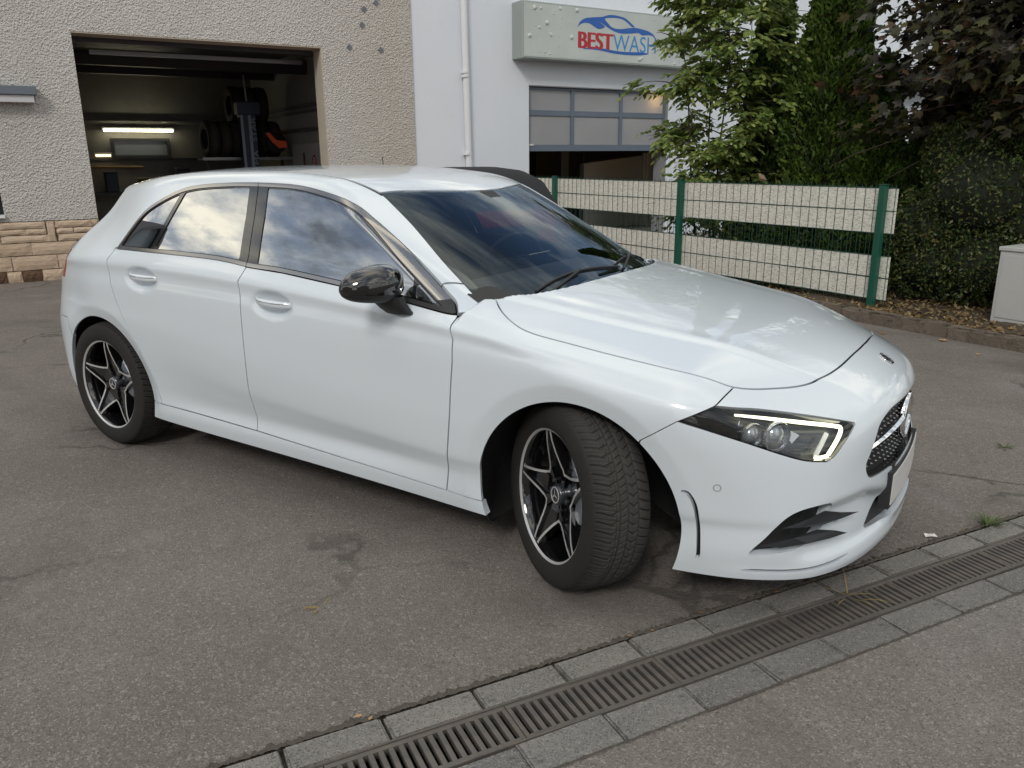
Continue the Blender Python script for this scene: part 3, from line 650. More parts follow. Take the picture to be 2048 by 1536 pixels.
def psd(X,Y,poly):
    """signed distance to polygon, negative inside"""
    poly=np.asarray(poly,float); A=poly; Bq=np.roll(poly,-1,0); d=np.full(len(X),1e9); ins=np.zeros(len(X),bool)
    lo=poly.min(0)-.06; hi=poly.max(0)+.06; m=(X>lo[0])&(X<hi[0])&(Y>lo[1])&(Y<hi[1]); x=X[m];y=Y[m]; dd=np.full(len(x),1e9); ii=np.zeros(len(x),bool)
    for a,b in zip(A,Bq):
        e=b-a; L=(e*e).sum()+1e-12; t=np.clip(((x-a[0])*e[0]+(y-a[1])*e[1])/L,0,1); dd=np.minimum(dd,np.hypot(x-a[0]-t*e[0],y-a[1]-t*e[1]))
        c=((a[1]>y)!=(b[1]>y)); xx=a[0]+(y-a[1])*e[0]/(e[1] if abs(e[1])>1e-12 else 1e-12); ii^=c&(x<xx)
    d[m]=np.where(ii,-dd,dd); d[~m]=.06; return d
def guard(f,cond):
    """field only valid where cond; outside counts as far outside"""
    return np.where(cond,f,np.maximum(f,.05))
def flange(V,N,T,depth):
    e=np.concatenate([T[:,[0,1]],T[:,[1,2]],T[:,[2,0]]]); k=np.sort(e,1).astype(np.int64); key=k[:,0]*(len(V)+1)+k[:,1]; _,i,c=np.unique(key,return_index=True,return_counts=True)
    b=e[i[c==1]]; b=b[~((np.abs(V[b[:,0],1])<1e-4)&(np.abs(V[b[:,1],1])<1e-4))]
    if len(b)==0: return V,N,T
    d=V[b[:,1]]-V[b[:,0]]; nn=.5*(N[b[:,0]]+N[b[:,1]]); out=np.cross(d,nn); out/=np.linalg.norm(out,axis=1)[:,None]+1e-9
    # smooth-ish per vertex: average of adjacent edge normals
    acc=np.zeros_like(V); np.add.at(acc,b[:,0],out); np.add.at(acc,b[:,1],out); acc/=np.linalg.norm(acc,axis=1)[:,None]+1e-9
    u,inv=np.unique(b,return_inverse=True); inv=inv.reshape(-1,2); o=len(V); m=len(u)
    V2=np.concatenate([V,V[u],V[u]-N[u]*depth]); N2=np.concatenate([N,acc[u],acc[u]]); i0=inv[:,0];i1=inv[:,1]
    q=np.concatenate([np.stack([o+i1,o+i0,o+m+i0],1),np.stack([o+i1,o+m+i0,o+m+i1],1)])
    return V2,N2,np.concatenate([T,q])
FLIP=np.array([1,-1,1.])
def panel(name,S,mat,parent,depth=.012,side=0,off=0.,smooth=True):
    """side -1 right, +1 left, 0 both halves joined"""
    V=S.V+S.N*off; V,N,T=(flange(V,S.N,S.T,depth) if depth else (V,S.N,S.T)); VV=[];NN=[];TT=[];o=0
    for sd in ((-1,1) if side==0 else (side,)):
        if sd>0: VV.append(V);NN.append(N);TT.append(T+o)
        else: VV.append(V*FLIP);NN.append(N*FLIP);TT.append(T[:,::-1]+o)
        o+=len(V)
    return np_mesh(name,np.concatenate(VV),np.concatenate(TT),mat,parent,np.concatenate(NN))
# ---- materials
def paint():
    M=Mat('white_car_paint',(.665,.725,.787),.32,coat=1.0,spec=.5); c=M.mix(M.noise(2,3,.5),(.655,.715,.778),(.675,.735,.795)); M.base(c); M.b.inputs['Roughness'].default_value=.3; M.b.inputs['Coat Roughness'].default_value=.015; return M.m
PAINT=paint()
GBLK=Mat('gloss_black',(.006,.006,.007),.08,spec=.6,coat=1).m
MBLK=varied('matt_black_plastic',(.022,.023,.025),.2,20,.55)
SHELL=Mat('inner_shell_black',(.008,.008,.008),.8).m
CHROME=Mat('chrome',(.82,.83,.85),.06,metal=1).m; SILVER=Mat('machined_alloy',(.66,.66,.67),.36,metal=.55).m
SATIN=Mat('satin_trim',(.42,.40,.38),.13,metal=.9).m
def glass(name,tint,ior,add,lim=.95,gc=(.96,.97,.98)):
    M=Mat(name); t=M.t; t.nodes.remove(M.b); tr=t.nodes.new('ShaderNodeBsdfTransparent'); tr.inputs[0].default_value=(*tint,1); gl=t.nodes.new('ShaderNodeBsdfGlossy'); gl.inputs['Roughness'].default_value=.0; gl.inputs[0].default_value=(*gc,1)
    fz=t.nodes.new('ShaderNodeFresnel'); fz.inputs[0].default_value=ior; a=M.math('ADD',fz.outputs[0],add); a=M.math('MINIMUM',a,lim); mx=t.nodes.new('ShaderNodeMixShader'); M.l(a,mx.inputs[0]); M.l(tr.outputs[0],mx.inputs[1]); M.l(gl.outputs[0],mx.inputs[2]); M.l(mx.outputs[0],M.out.inputs[0]); return M.m
G_SIDE=glass('tinted_side_glass',(.90,.92,.91),1.55,.42); G_WS=glass('windscreen_glass',(.86,.91,.92),1.50,.015,gc=(.72,.86,1.0)); G_LAMP=glass('clear_lens',(.93,.94,.95),1.45,.01); G_REAR=glass('privacy_glass',(.02,.02,.022),1.55,.46)
RED=Mat('tail_light_red',(.45,.008,.012),.1,spec=.6,coat=1).m
# ---- surface
BODY=Body(); V,N,T=surface_nets(BODY); S0=SM(V,N,T)
S0=split(S0,S0.V[:,1])[1]; S0.V[np.abs(S0.V[:,1])<3e-5,1]=0
S0=split(S0,S0.V[:,2]-zbot(S0.V[:,0]))[1]
car=thing('hatchback_car','glossy white hatchback with black alloy wheels and front wheels turned','car',(0,0,0))
# hollow shell behind the panels
def lineX(pts):
    p=np.array(sorted(pts)); return lambda v:np.interp(v,p[:,0],p[:,1])
DLO=crs([(-2.535,1.038),(-2.475,1.139),(-2.397,1.229),(-2.241,1.303),(-2.099,1.337),(-1.875,1.352),(-1.631,1.354),(-1.410,1.344),(-1.206,1.310),(-1.078,1.271),(-.974,1.217),(-.872,1.159),(-.755,1.090),(-.640,1.024),(-.564,.979),(-.513,.948),(-.470,.916)],8,False)
dl_low=[(-2.36,1.038),(-1.811,1.033),(-1.541,1.014),(-1.342,1.005),(-1.032,.978),(-.742,.949)]
DLO=np.concatenate([DLO,np.array(crs([(-.470,.916)]+dl_low[::-1]+[(-2.535,1.038)],6,False))[1:-1]])
zlow=lineX(dl_low+[(-2.6,1.037),(-.470,.916),(-.3,.905)])
WSP=crs([(-.395,.690),(-.563,.664),(-.688,.640),(-.861,.592),(-1.0,.558),(-1.056,.540),(-1.045,.50),(-.982,.354),(-.925,.15),(-.913,0)],8,False)
WSP=np.concatenate([WSP,[(-.913,-.1),(-.2,-.1)]]); ysb=np.linspace(0,.685,30); WSP=np.concatenate([WSP,np.stack([xcowl(ysb)-.004,ysb],1)])
HOOD=crs([(-.398,.678),(-.324,.747),(-.236,.798),(-.155,.811),(-.021,.798),(.171,.779),(.351,.756),(.450,.720),(.508,.688),(.583,.607),(.680,.475),(.727,.315),(.745,.099),(.747,0)],8,False)
HOOD=np.concatenate([HOOD,[(.747,-.1),(-.23,-.1)],np.stack([xcowl(ysb),ysb],1)])
def arch(P): return np.minimum.reduce([np.where(P[:,1]>.45,np.hypot(P[:,0]-c[0],P[:,2]-c[1])-c[2],.2) for c in ARCH])
S=split(S0,arch(S0.V))[1]
F3=lambda S:(S.V[:,0],S.V[:,1],S.V[:,2])
# windscreen
x,y,z=F3(S); ws,S=gap(S,guard(psd(x,y,WSP),(z>.94)&(x<-.2)&(x>-1.15)),.0015)
# cowl strip between bonnet and glass
x,y,z=F3(S); hood_,S=gap(S,guard(psd(x,y,HOOD),(z>.68)),.0030)
# roof
ROOF=np.array([(-1.062,.541),(-1.25,.541),(-1.6,.541),(-2.2,.541),(-2.7,.53),(-2.775,.515),(-2.80,.48),(-2.815,0),(-2.815,-.1),(-.915,-.1),(-.915,0),(-.927,.15),(-.985,.354),(-1.047,.50)])
x,y,z=F3(S); roof_,S=gap(S,guard(psd(x,y,ROOF),z>1.26),.002)
ROOF2=np.array([(-1.05,.556),(-1.25,.556),(-1.6,.556),(-2.2,.556),(-2.7,.545),(-2.79,.527),(-2.83,.48),(-2.845,0),(-2.845,-.1),(-.8,-.1),(-.8,.5),(-.98,.556)])
x,y,z=F3(S); strip_,S=split(S,guard(psd(x,y,ROOF2),(z>1.26)&(x<-1.04)))
# side glass area
x,y,z=F3(S); dlo_,S=gap(S,guard(psd(x,z,DLO),y>.5),.0012)
# shut lines of the doors (x as a function of z)
rd=lineX([(1.10,-2.55),(1.033,-2.548),(.986,-2.574),(.941,-2.566),(.877,-2.556),(.795,-2.523),(.717,-2.475),(.57,-2.378),(.437,-2.315),(.303,-2.285),(.2,-2.27)])
bp_=lineX([(1.36,-1.675),(1.22,-1.621),(1.06,-1.575),(1.009,-1.567),(.985,-1.575),(.954,-1.590),(.888,-1.581),(.772,-1.576),(.611,-1.573),(.454,-1.583),(.28,-1.583),(.15,-1.583)])
fd_=lineX([(1.0,-.46),(.91,-.459),(.874,-.455),(.839,-.443),(.762,-.439),(.66,-.449),(.555,-.457),(.459,-.470),(.248,-.502),(.15,-.502)])
st_=lineX([(-2.5,.297),(-2.301,.294),(-1.581,.282),(-1.009,.263),(-.507,.248),(-.3,.235)])
x,y,z=F3(S); mid=(x>-2.6)&(x<-.3)&(y>.5)
# bonnet leading / bumper joint
xj=lineX([(.1,.20),(.60,.277),(.608,.288),(.681,.392),(.73,.487),(.766,.505),(1.0,.53)])
bump_,S=gap(S,xj(z)-x,.0026)
x,y,z=F3(S); rearb_,S=gap(S,np.maximum(x+3.03-.10*sstep(.66,.6,z)*0,z-.655),.002)
x,y,z=F3(S); sill_,S=gap(S,np.where((x>-2.75)&(x<.03)&(y>.5),z-st_(x),.05),.0026)
# doors
x,y,z=F3(S); fdoor,S=gap(S,np.maximum.reduce([bp_(z)-x,x-fd_(z),z-zlow(x),np.where(y>.5,-.1,.1)]),.0030)
x,y,z=F3(S); rdoor,S=gap(S,np.maximum.reduce([rd(z)-x,x-bp_(z),z-zlow(x)-.006,np.where(y>.5,-.1,.1)]),.0030)
# fender / side frame
x,y,z=F3(S); fend,S=gap(S,np.maximum(-.60-x,z-1.000+.10*(x+.565)),.0024)
# tail light, rear glass and hatch
x,y,z=F3(S); tl,S=gap(S,np.maximum.reduce([x+3.052-.48*(z-.93),np.abs(z-.935)-.075,.40-y]),.0015)
x,y,z=F3(S); rg,S=gap(S,np.maximum.reduce([x-(-2.853-.735*(1.27-z)),.995-z,z-1.30]),.0015)
x,y,z=F3(S); hatch,frame=gap(S,np.maximum.reduce([x+3.02+.3*(z-1.0),-(z-.6),y-.70]),.002)
# ---- build the painted panels
panel('bonnet',hood_,PAINT,car); panel('roof_panel',roof_,PAINT,car,.006); panel('roof_strip',strip_,MBLK,car,.006,off=-.005)
for sd in (-1,1):
    panel('side_frame',frame,PAINT,car,.012,sd); panel('fender',fend,PAINT,car,.014,sd); panel('side_skirt',sill_,PAINT,car,.03,sd)
panel('tailgate',hatch,PAINT,car); panel('rear_window',rg,GBLK,car,.008,off=-.002)
rb=panel('bumper',rearb_,PAINT,car,.02); rb['label']='rear bumper'
for sd in (-1,1): panel('tail_light',tl,RED,car,.01,sd,-.001)
wso=panel('windscreen',ws,G_WS,car,0,off=-.003)
# black band printed round the windscreen, cowl panel below it
x,y,z=F3(ws); WIN=np.array(WSP); d=guard(psd(x,y,WSP),x>-2); band=np.maximum(-.028-.03*sstep(-.30,-.36,-x*0+x)*0,-1)
fr_,_=split(ws,-(d+.030)); panel('windscreen_border',fr_,GBLK,car,0,off=-.0045)
cw=np.stack([xcowl(np.linspace(0,.69,40)),np.linspace(0,.69,40)],1)
m=MB(); v=[];f=[]
for i,yy in enumerate(np.linspace(-.69,.69,60)):
    xb=float(xcowl(np.array([yy]))[0])
    for dx,dz in ((.03,-.016),(0,-.020),(-.03,-.012),(-.075,.012),(-.12,.03)): v.append((xb+dx,yy,float(BODY.Z(np.array([xb+.012]),np.array([abs(yy)]))[0])-.008+dz))
for i in range(59):
    for j in range(4): f.append((i*5+j,i*5+j+1,(i+1)*5+j+1,(i+1)*5+j))
m.add(v,f,0,True); m.build('cowl_panel',MBLK,car)
# inner shell (closes the shut lines)
def shell():
    P=S0; x,y,z=F3(P); P=split(P,arch(P.V)-.004)[1]; x,y,z=F3(P); P=split(P,guard(psd(x,y,WSP),(z>.94)&(x<-.2)&(x>-1.15))-.012)[1]; x,y,z=F3(P); P=split(P,guard(psd(x,z,DLO),y>.5)+.02)[1]
    x,y,z=F3(P); P=split(P,np.maximum.reduce([x-(-2.80-.735*(1.27-z)),1.02-z,z-1.29]))[1]
    x,y,z=F3(P); P=split(P,np.minimum(z-(zbot(x)+.035),.56-x))[1]
    return P
panel('inner_body',shell(),SHELL,car,0,off=-.021)
# ---- side windows and trim
x,y,z=F3(dlo_); fwin=np.maximum.reduce([bp_(z)+.062-x,psd(x,z,DLO)+.021,x-lineX([(.9,-.63),(1.02,-.642),(1.2,-.66)])(z)*0-(-.62)-99*(x<-9)*0])
dq=psd(x,z,DLO); tri=lineX([(.9,-.655),(1.1,-.70)])(z)
ft=np.maximum.reduce([bp_(z)+.060-x,dq+.020,x-tri]); W1,rest=split(dlo_,ft)
x,y,z=F3(rest); dq=psd(x,z,DLO); tri=lineX([(.9,-.640),(1.1,-.685)])(z); W2,rest=split(rest,np.maximum.reduce([tri-x,dq+.022]))
x,y,z=F3(rest); dq=psd(x,z,DLO); qz=lineX([(1.02,-2.255),(1.33,-2.16)])(z); W3,rest=split(rest,np.maximum.reduce([qz+.014-x,x-bp_(z)+.055,dq+.020]))
x,y,z=F3(rest); dq=psd(x,z,DLO); qz=lineX([(1.02,-2.255),(1.33,-2.16)])(z); W4,rest=split(rest,np.maximum.reduce([x-qz+.014,dq+.020]))
# belt / top mouldings: outer ring bright, inside gloss black
x,y,z=F3(rest); dq=psd(x,z,DLO); ring,pill=split(rest,-(dq+.0155)); x,y,z=F3(ring)
ringf,ringr=gap(ring,bp_(z)-x,.0018); x,y,z=F3(ringf); ringc_,ringf_=split(ringf,np.maximum(-.80-x,z-.958+.0*x)); x,y,z=F3(pill); pf,pr=gap(pill,bp_(z)-x,.0022)
for sd in (-1,1):
    d1=panel('door',fdoor,PAINT,car,.014,sd); d2=panel('door',rdoor,PAINT,car,.014,sd); d1['label']='front passenger door' if sd<0 else 'front driver door'; d2['label']='rear door with quarter window'
    panel('window',W1,G_SIDE,d1,0,sd,-.006); panel('corner_window',W2,G_SIDE,d1,0,sd,-.006); panel('window',W3,G_REAR,d2,0,sd,-.006); panel('quarter_window',W4,G_REAR,d2,0,sd,-.006)
    panel('window_trim',ringf_,SATIN,d1,.006,sd,.0015); panel('corner_trim',ringc_,MBLK,d1,.006,sd,.0015); panel('window_trim',ringr,SATIN,d2,.006,sd,.0015); panel('pillar_trim',pf,GBLK,d1,.006,sd,-.002); panel('pillar_trim',pr,GBLK,d2,.006,sd,-.002)
    for dd,(hx,hz,a,b,sl) in ((d1,HANDLES[0]),(d2,HANDLES[1])):
        m=MB(); n=14; v=[];f=[]
        yo=float(BODY.Y(np.array([hx]),np.array([hz+.075]))[0])
        for i in range(n):
            t=i/(n-1); xx=hx-.118+.236*t; zz=hz+.012+sl*(xx-hx)-.004; bow=.034-.046*abs(2*t-1)**3.0; hh=.0165*(1-.35*abs(2*t-1)**4)
            for k in range(10):
                q=2*math.pi*k/10; v.append((xx,sd*(yo-.012+bow+.0085*math.cos(q)),zz+hh*math.sin(q)))
        for i in range(n-1):
            for k in range(10): f.append((i*10+k,i*10+(k+1)%10,(i+1)*10+(k+1)%10,(i+1)*10+k)[::sd])
        m.add(v,f,0,True); m.add(v[:10],[tuple(range(10))]); m.add(v[-10:],[tuple(range(10))]); hb=m.build('handle',PAINT,dd)
        m=MB(); L=[]
        for i in range(n):
            t=i/(n-1)
            if .06<t<.94: xx=hx-.118+.236*t; L.append((xx,sd*(yo-.012+.034-.046*abs(2*t-1)**3.0+.0078),hz+.012+sl*(xx-hx)-.004+.0065))
        m.tube(L,.0028,6); m.build('handle_insert',CHROME,hb)
# ---- front bumper: lamps, grille, intakes
E1=np.array([1,-1])/math.sqrt(2)
def az(S): return (S.V[:,0]-S.V[:,1])/math.sqrt(2),S.V[:,2]
def toaz(L): return [((p[0]-abs(p[1]))/math.sqrt(2),p[2]) for p in L]
HL3=[(.392,-.871,.684),(.43,-.854,.714),(.473,-.824,.731),(.54,-.767,.719),(.612,-.697,.705),(.755,-.562,.670),(.830,-.484,.645),(.816,-.546,.597),(.80,-.587,.562),(.784,-.613,.549),(.735,-.668,.560),(.685,-.716,.581),(.587,-.788,.624),(.483,-.842,.660),(.429,-.862,.675)]
HL=np.array(toaz(HL3))
HLs=np.concatenate([crs(HL[0:3],6,False),crs(HL[2:7],6,False)[1:],crs(HL[6:10],6,False)[1:],crs(list(HL[9:])+[HL[0]],6,False)[1:-1]])
a,zz=az(bump_); lamp,B1=gap(bump_,guard(psd(a,zz,HLs),bump_.V[:,1]>.35),.0022)
GR=[(0,.650),(.18,.650),(.262,.647),(.33,.634),(.375,.612),(.405,.565),(.425,.530),(.443,.505),(.440,.475),(.420,.452),(.384,.443),(.29,.437),(.15,.434),(0,.434)]
GRs=np.concatenate([crs(GR,6,False),[(-.1,.434),(-.1,.65)]])
x,y,z=F3(B1); gr_,B1=gap(B1,guard(psd(y,z,GRs),x>.7),.001)
# side intake
INT=np.array(toaz([(.608,-.769,.253),(.656,-.744,.319),(.702,-.716,.380),(.747,-.673,.406),(.80,-.604,.411),(.812,-.588,.394),(.806,-.598,.362),(.800,-.608,.332),(.786,-.632,.300),(.762,-.662,.279),(.67,-.738,.259)])); INTs=crs(INT,6)
a,zz=az(B1); inta,B1=split(B1,guard(psd(a,zz,INTs),B1.V[:,1]>.4))
# central lower intake
LI=np.array([(0,.352),(.22,.352),(.29,.338),(.345,.305),(.385,.265),(.375,.252),(.30,.246),(0,.246),(-.1,.246),(-.1,.352)])
x,y,z=F3(B1); lowi,B1=split(B1,guard(psd(y,z,LI),x>.7))
for _ in range(2): B1=refine(B1,(B1.V[:,1]>.42)&(B1.V[:,2]<.47)&(B1.V[:,2]>.14)&((B1.V[:,0]<.50)|(B1.V[:,2]<.25)))
# slot of the wheel-arch air curtain
CUo=crs([(.410,.455),(.436,.452),(.461,.405),(.470,.321),(.473,.239),(.466,.219)],6,False); CUi=crs([(.456,.221),(.461,.243),(.458,.321),(.450,.395),(.430,.438),(.410,.4465)],6,False)
x,y,z=F3(B1); cur,B1=split(B1,guard(psd(x,z,np.concatenate([CUo,CUi])),y>.6))
# splitter slit
SLp=[(.585,.770,.1955),(.64,.742,.197),(.713,.698,.1965),(.771,.644,.198),(.82,.573,.203),(.852,.50,.211)]
sl=np.array(toaz([(p[0],-p[1],p[2]) for p in SLp])); slc=crs(sl,6,False); wid=np.interp(np.arange(len(slc)),[0,4,len(slc)-5,len(slc)-1],[.0005,.0058,.0058,.001])[:,None]*np.array([[0,1.]]); SLs=np.concatenate([slc+wid,(slc-wid)[::-1]])
a,zz=az(B1); slit,B1=split(B1,guard(psd(a,zz,SLs),(B1.V[:,1]>.4)&(B1.V[:,2]<.3)))
fb=panel('bumper',B1,PAINT,car,.040); fb['label']='white front bumper with black winglets in the side intakes'
MESHB=Mat('intake_black',(.012,.012,.013),.5).m
for sd in (-1,1):
    panel('intake_panel',inta,MESHB,fb,0,sd,-.035); panel('air_slot',cur,SHELL,fb,0,sd,-.02); panel('splitter_slit',slit,SHELL,fb,0,sd,-.015)
panel('lower_intake',lowi,MESHB,fb,0,0,-.03)
# winglets in the side intakes
def winglet(L3,sd,off=.012,th=.008):
    P=np.array(L3,float); P[:,1]=np.abs(P[:,1]); g=BODY.grad(P); n=g/np.linalg.norm(g,axis=1)[:,None]
    a=P+n*off; b=a-n*th-np.array([0,0,.004]); k=len(P); c=np.array([1,sd,1.]); m=MB()
    # sloping upper blade face plus underside
    m.add(list(a*c)+list(b*c),[tuple(range(k)) if sd<0 else tuple(range(k))[::-1],tuple(range(k,2*k))]+[(i,(i+1)%k,k+(i+1)%k,k+i) for i in range(k)]); return m
BLADE=varied('winglet_black',(.028,.031,.036),.2,10,.42)
for sd in (-1,1):
    winglet([(.690,-.722,.352),(.75,-.668,.376),(.789,-.622,.398),(.825,-.565,.380),(.860,-.488,.357),(.825,-.565,.356),(.780,-.639,.354),(.735,-.685,.352)],sd).build('winglet',BLADE,fb)
    winglet([(.640,-.753,.292),(.72,-.702,.318),(.776,-.645,.340),(.815,-.59,.322),(.842,-.545,.302),(.805,-.607,.299),(.753,-.674,.296),(.69,-.722,.285)],sd).build('winglet',BLADE,fb)
def surf(px):
    """drop a point on the body, return point + normal"""
    p=np.array([px],float); p[0,1]=abs(p[0,1])
    for _ in range(6): f=BODY.F(p); g=BODY.grad(p); p=p-(f/(g*g).sum(1))[:,None]*g
    g=BODY.grad(p)[0]; return p[0],g/np.linalg.norm(g)
def disc_on(p3,r,mats,name,parent,sd=-1,ring=None,h=.002,dark=None):
    p,n=surf(p3); p=Vector(p*np.array([1,sd,1])); n=Vector(n*np.array([1,sd,1])); q=n.to_track_quat('Y','Z').to_matrix().to_4x4(); q.translation=p
    m=MB(); m.lathe([(0,h),(r*.72,h),(r*.74,h-.0012),(r*.8,h-.0012),(r*.82,h),(r,h*.6),(r,-.004)],28,0,q); return m.build(name,mats,parent),q
for sd in (-1,1):
    for q3 in ((.514,-.82,.477),(.835,-.552,.341)):
        p,n=surf(q3); p=Vector(p*np.array([1,sd,1])); n=Vector(n*np.array([1,sd,1])); q=n.to_track_quat('Y','Z').to_matrix().to_4x4(); q.translation=p
        m=MB(); m.lathe([(.0095,.0004),(.0098,.0010),(.0122,.0010),(.0126,.0002)],28,0,q); m.build('parking_sensor',Mat('sensor_ring',(.30,.32,.34),.5).m,fb)
# round badge on the nose
em,q=disc_on((.829,0,.749),.029,Mat('badge_dark',(.03,.035,.045),.15,coat=1).m,'badge',fb,1); m=MB(); m.lathe([(.0255,.0015),(.029,.0035),(.029,.0005)],32,0,q)
for k in range(3):
    t=math.radians(90+120*k); c,s_=math.cos(t),math.sin(t); m.add([q@Vector((c*.025,.0032,s_*.025)),q@Vector((-s_*.0035,.0032,c*.0035)),q@Vector((s_*.0035,.0032,-c*.0035))],[(0,1,2)])
m.build('emblem',CHROME,em)
# grille
go=panel('grille',gr_,SHELL,car,0,0,-.035); 
panel('grille_surround',split(gr_,-(guard(psd(gr_.V[:,1],gr_.V[:,2],GRs),gr_.V[:,0]>.7)+.006))[0],GBLK,go,.03,0,-.004)
def gx(y,z): return float(BODY.Xf(np.array([abs(y)]),np.array([z]))[0])
pin=MB()
for r in range(10):
    for c in range(-12,13):
        yy=c*.036+(.018 if r%2 else 0); z_=.449+r*.0215
        if psd(np.array([abs(yy)]),np.array([z_]),GRs)[0]<-.014:
            xx=gx(yy,z_)-.030; s_=.0048; pin.add([(xx,yy-s_,z_),(xx,yy,z_-s_*.8),(xx,yy+s_,z_),(xx,yy,z_+s_*.8),(xx+.008,yy,z_)],[(0,1,4),(1,2,4),(2,3,4),(3,0,4)])
tag(pin.build('grille_pins',STEELG,go),kind='stuff')
for sd in (-1,1):
    for dz,h_ in ((0,.011),):
        m=MB(); v=[];f=[]; n=14
        for i in range(n):
            t=i/(n-1); yy=.418-.318*t; zc=.538+.032*t; xx=gx(yy,zc)-.016+.006*t; hh=.005+.009*t
            for ddx,ddz in ((0,-hh),(.008,0),(.0,hh),(-.02,hh*.4),(-.02,-hh*.6)): v.append((xx+ddx,sd*yy,zc+ddz))
        for i in range(n-1):
            for k in range(5): f.append((i*5+k,i*5+(k+1)%5,(i+1)*5+(k+1)%5,(i+1)*5+k)[::sd])
        m.add(v,f); m.build('grille_bar',CHROME,go)
sq=Matrix.Translation((gx(0,.56)+.004,0,.556))@Matrix.Rotation(R_(-90),4,'Z')@Matrix.Rotation(0,4,'X')
m=MB(); q=Matrix.Translation((gx(0,.56)-.014,0,.556))@Vector((1,0,0)).to_track_quat('Y','Z').to_matrix().to_4x4()
m.lathe([(.070,.0),(.075,.008),(.082,.010),(.086,.005),(.086,-.01)],48,0,q)
for k in range(3):
    t=math.radians(90+120*k); c,s_=math.cos(t),math.sin(t); a=q@Vector((c*.077,.007,s_*.077)); o_=q@Vector((0,.014,0)); l_=q@Vector((-s_*.013-c*.004,.006,c*.013-s_*.004)); r_=q@Vector((s_*.013-c*.004,.006,-c*.013-s_*.004)); m.add([a,o_,l_,r_],[(0,2,1),(0,1,3)])
m.build('star_badge',CHROME,go); m=MB(); m.lathe([(0,.004),(.086,.004)],40,0,q); m.build('badge_plate',GBLK,go)
# number plate on its black carrier (bowed to follow the bumper)
def bowed(y0,y1,z0,z1,xf,xb,n=16):
    m=MB(); v=[]; f=[]
    for i in range(n+1):
        y=y0+(y1-y0)*i/n; d=.16*y*y
        v+=[(xf-d,y,z0),(xf-d,y,z1),(xb-d,y,z1),(xb-d,y,z0)]
    for i in range(n):
        for k in range(4): f.append((4*i+k,4*i+(k+1)%4,4*i+4+(k+1)%4,4*i+4+k)[::-1])
    m.add(v,f); m.add(v[:4],[(0,1,2,3)]); m.add(v[-4:],[(3,2,1,0)]); return m
PX=bowed(-.272,.272,.292,.424,.940,.905).build('plate_holder',MBLK,car); bowed(-.258,.258,.304,.413,.9435,.9395).build('number_plate',Mat('plate_white',(.66,.65,.64),.35).m,PX)
bowed(-.23,.23,.35,.438,.930,.885).build('carrier_bracket',MBLK,PX)
# headlights
LH=Mat('lamp_housing',(.05,.056,.066),.22,spec=.8,metal=.3).m; LHL=Mat('lamp_bezel',(.62,.64,.67),.18,metal=.75).m
DRL=Mat('daytime_running_light',(.9,.92,.8),.3,emis=(1,.96,.66),es=1.5).m; DIF=Mat('lamp_diffuser',(.75,.77,.78),.25,emis=(1,.98,.85),es=.12).m
def insurf(pts,off):
    P=np.array(pts,float); P[:,1]=np.abs(P[:,1]); g=BODY.grad(P); return P+g/np.linalg.norm(g,axis=1)[:,None]*off
for sd in (-1,1):
    h=panel('headlight',lamp,LH,car,0,sd,-.050); h['label']='lit headlight with angular light strip'
    fl_=flange(lamp.V-lamp.N*.0025,lamp.N,lamp.T,.05); o=len(lamp.V)
    q=fl_[2][len(lamp.T):]; np_mesh('lamp_surround',fl_[0]*np.array([1,sd,1]),q[:,::-1] if sd<0 else q,GBLK,h,smooth=True)
    panel('lens',lamp,G_LAMP,h,0,sd,-.001)
    c=np.array([1,sd,1.])
    m=MB(); L=crs(insurf([(.545,-.778,.711),(.615,-.708,.696),(.695,-.633,.676),(.785,-.542,.650),(.806,-.528,.638),(.805,-.553,.607),(.792,-.598,.567)],-.016),6,False)*c; m.tube([tuple(p) for p in L],[.0035+.0030*min(1,i/12) for i in range(len(L))],8); m.build('light_strip',DRL,h)
    m=MB(); L=insurf([(.776,-.578,.632),(.770,-.605,.600),(.762,-.636,.568)],-.018)*c; m.tube([tuple(p) for p in L],.0075,8); m.build('light_strip',DIF,h)
    m=MB(); L=insurf([(.762,-.639,.562),(.778,-.620,.560),(.792,-.600,.562)],-.018)*c; m.tube([tuple(p) for p in L],.006,8); m.build('light_strip',DRL,h)
    for p3,r in (((.602,-.768,.650),.033),((.662,-.712,.646),.041)):
        p=insurf([p3],-.036)[0]*c; d=Vector((.82,sd*.57,-.05)).normalized(); q=d.to_track_quat('Y','Z').to_matrix().to_4x4(); q.translation=Vector(p)
        m=MB(); m.lathe([(r*1.15,.016),(r*1.2,.012),(r*1.02,-.014),(r*.9,.0)],28,0,q); m.build('projector_ring',LHL,h)
        m=MB(); m.lathe([(0,.022),(r*.35,.0205),(r*.65,.014),(r*.88,.003),(r*.92,-.006)],28,0,q); m.build('projector_lens',Mat('projector_glass',(.42,.45,.48),.06,metal=.45,spec=1,coat=1).m,h)
    L=insurf([(.45,-.845,.705),(.50,-.805,.706),(.56,-.755,.692),(.56,-.765,.675),(.49,-.825,.688)],-.026)*c
    m=MB(); m.add([tuple(p) for p in L],[tuple(range(5))[::sd]]); m.build('lamp_bezel',LHL,h)
    L=insurf([(.555,-.790,.668),(.60,-.752,.684),(.70,-.655,.664),(.725,-.645,.645),(.700,-.688,.588),(.625,-.762,.608)],-.046)*c
    m=MB(); m.add([tuple(p) for p in L],[tuple(range(6))[::sd]]); m.build('reflector',LHL,h)
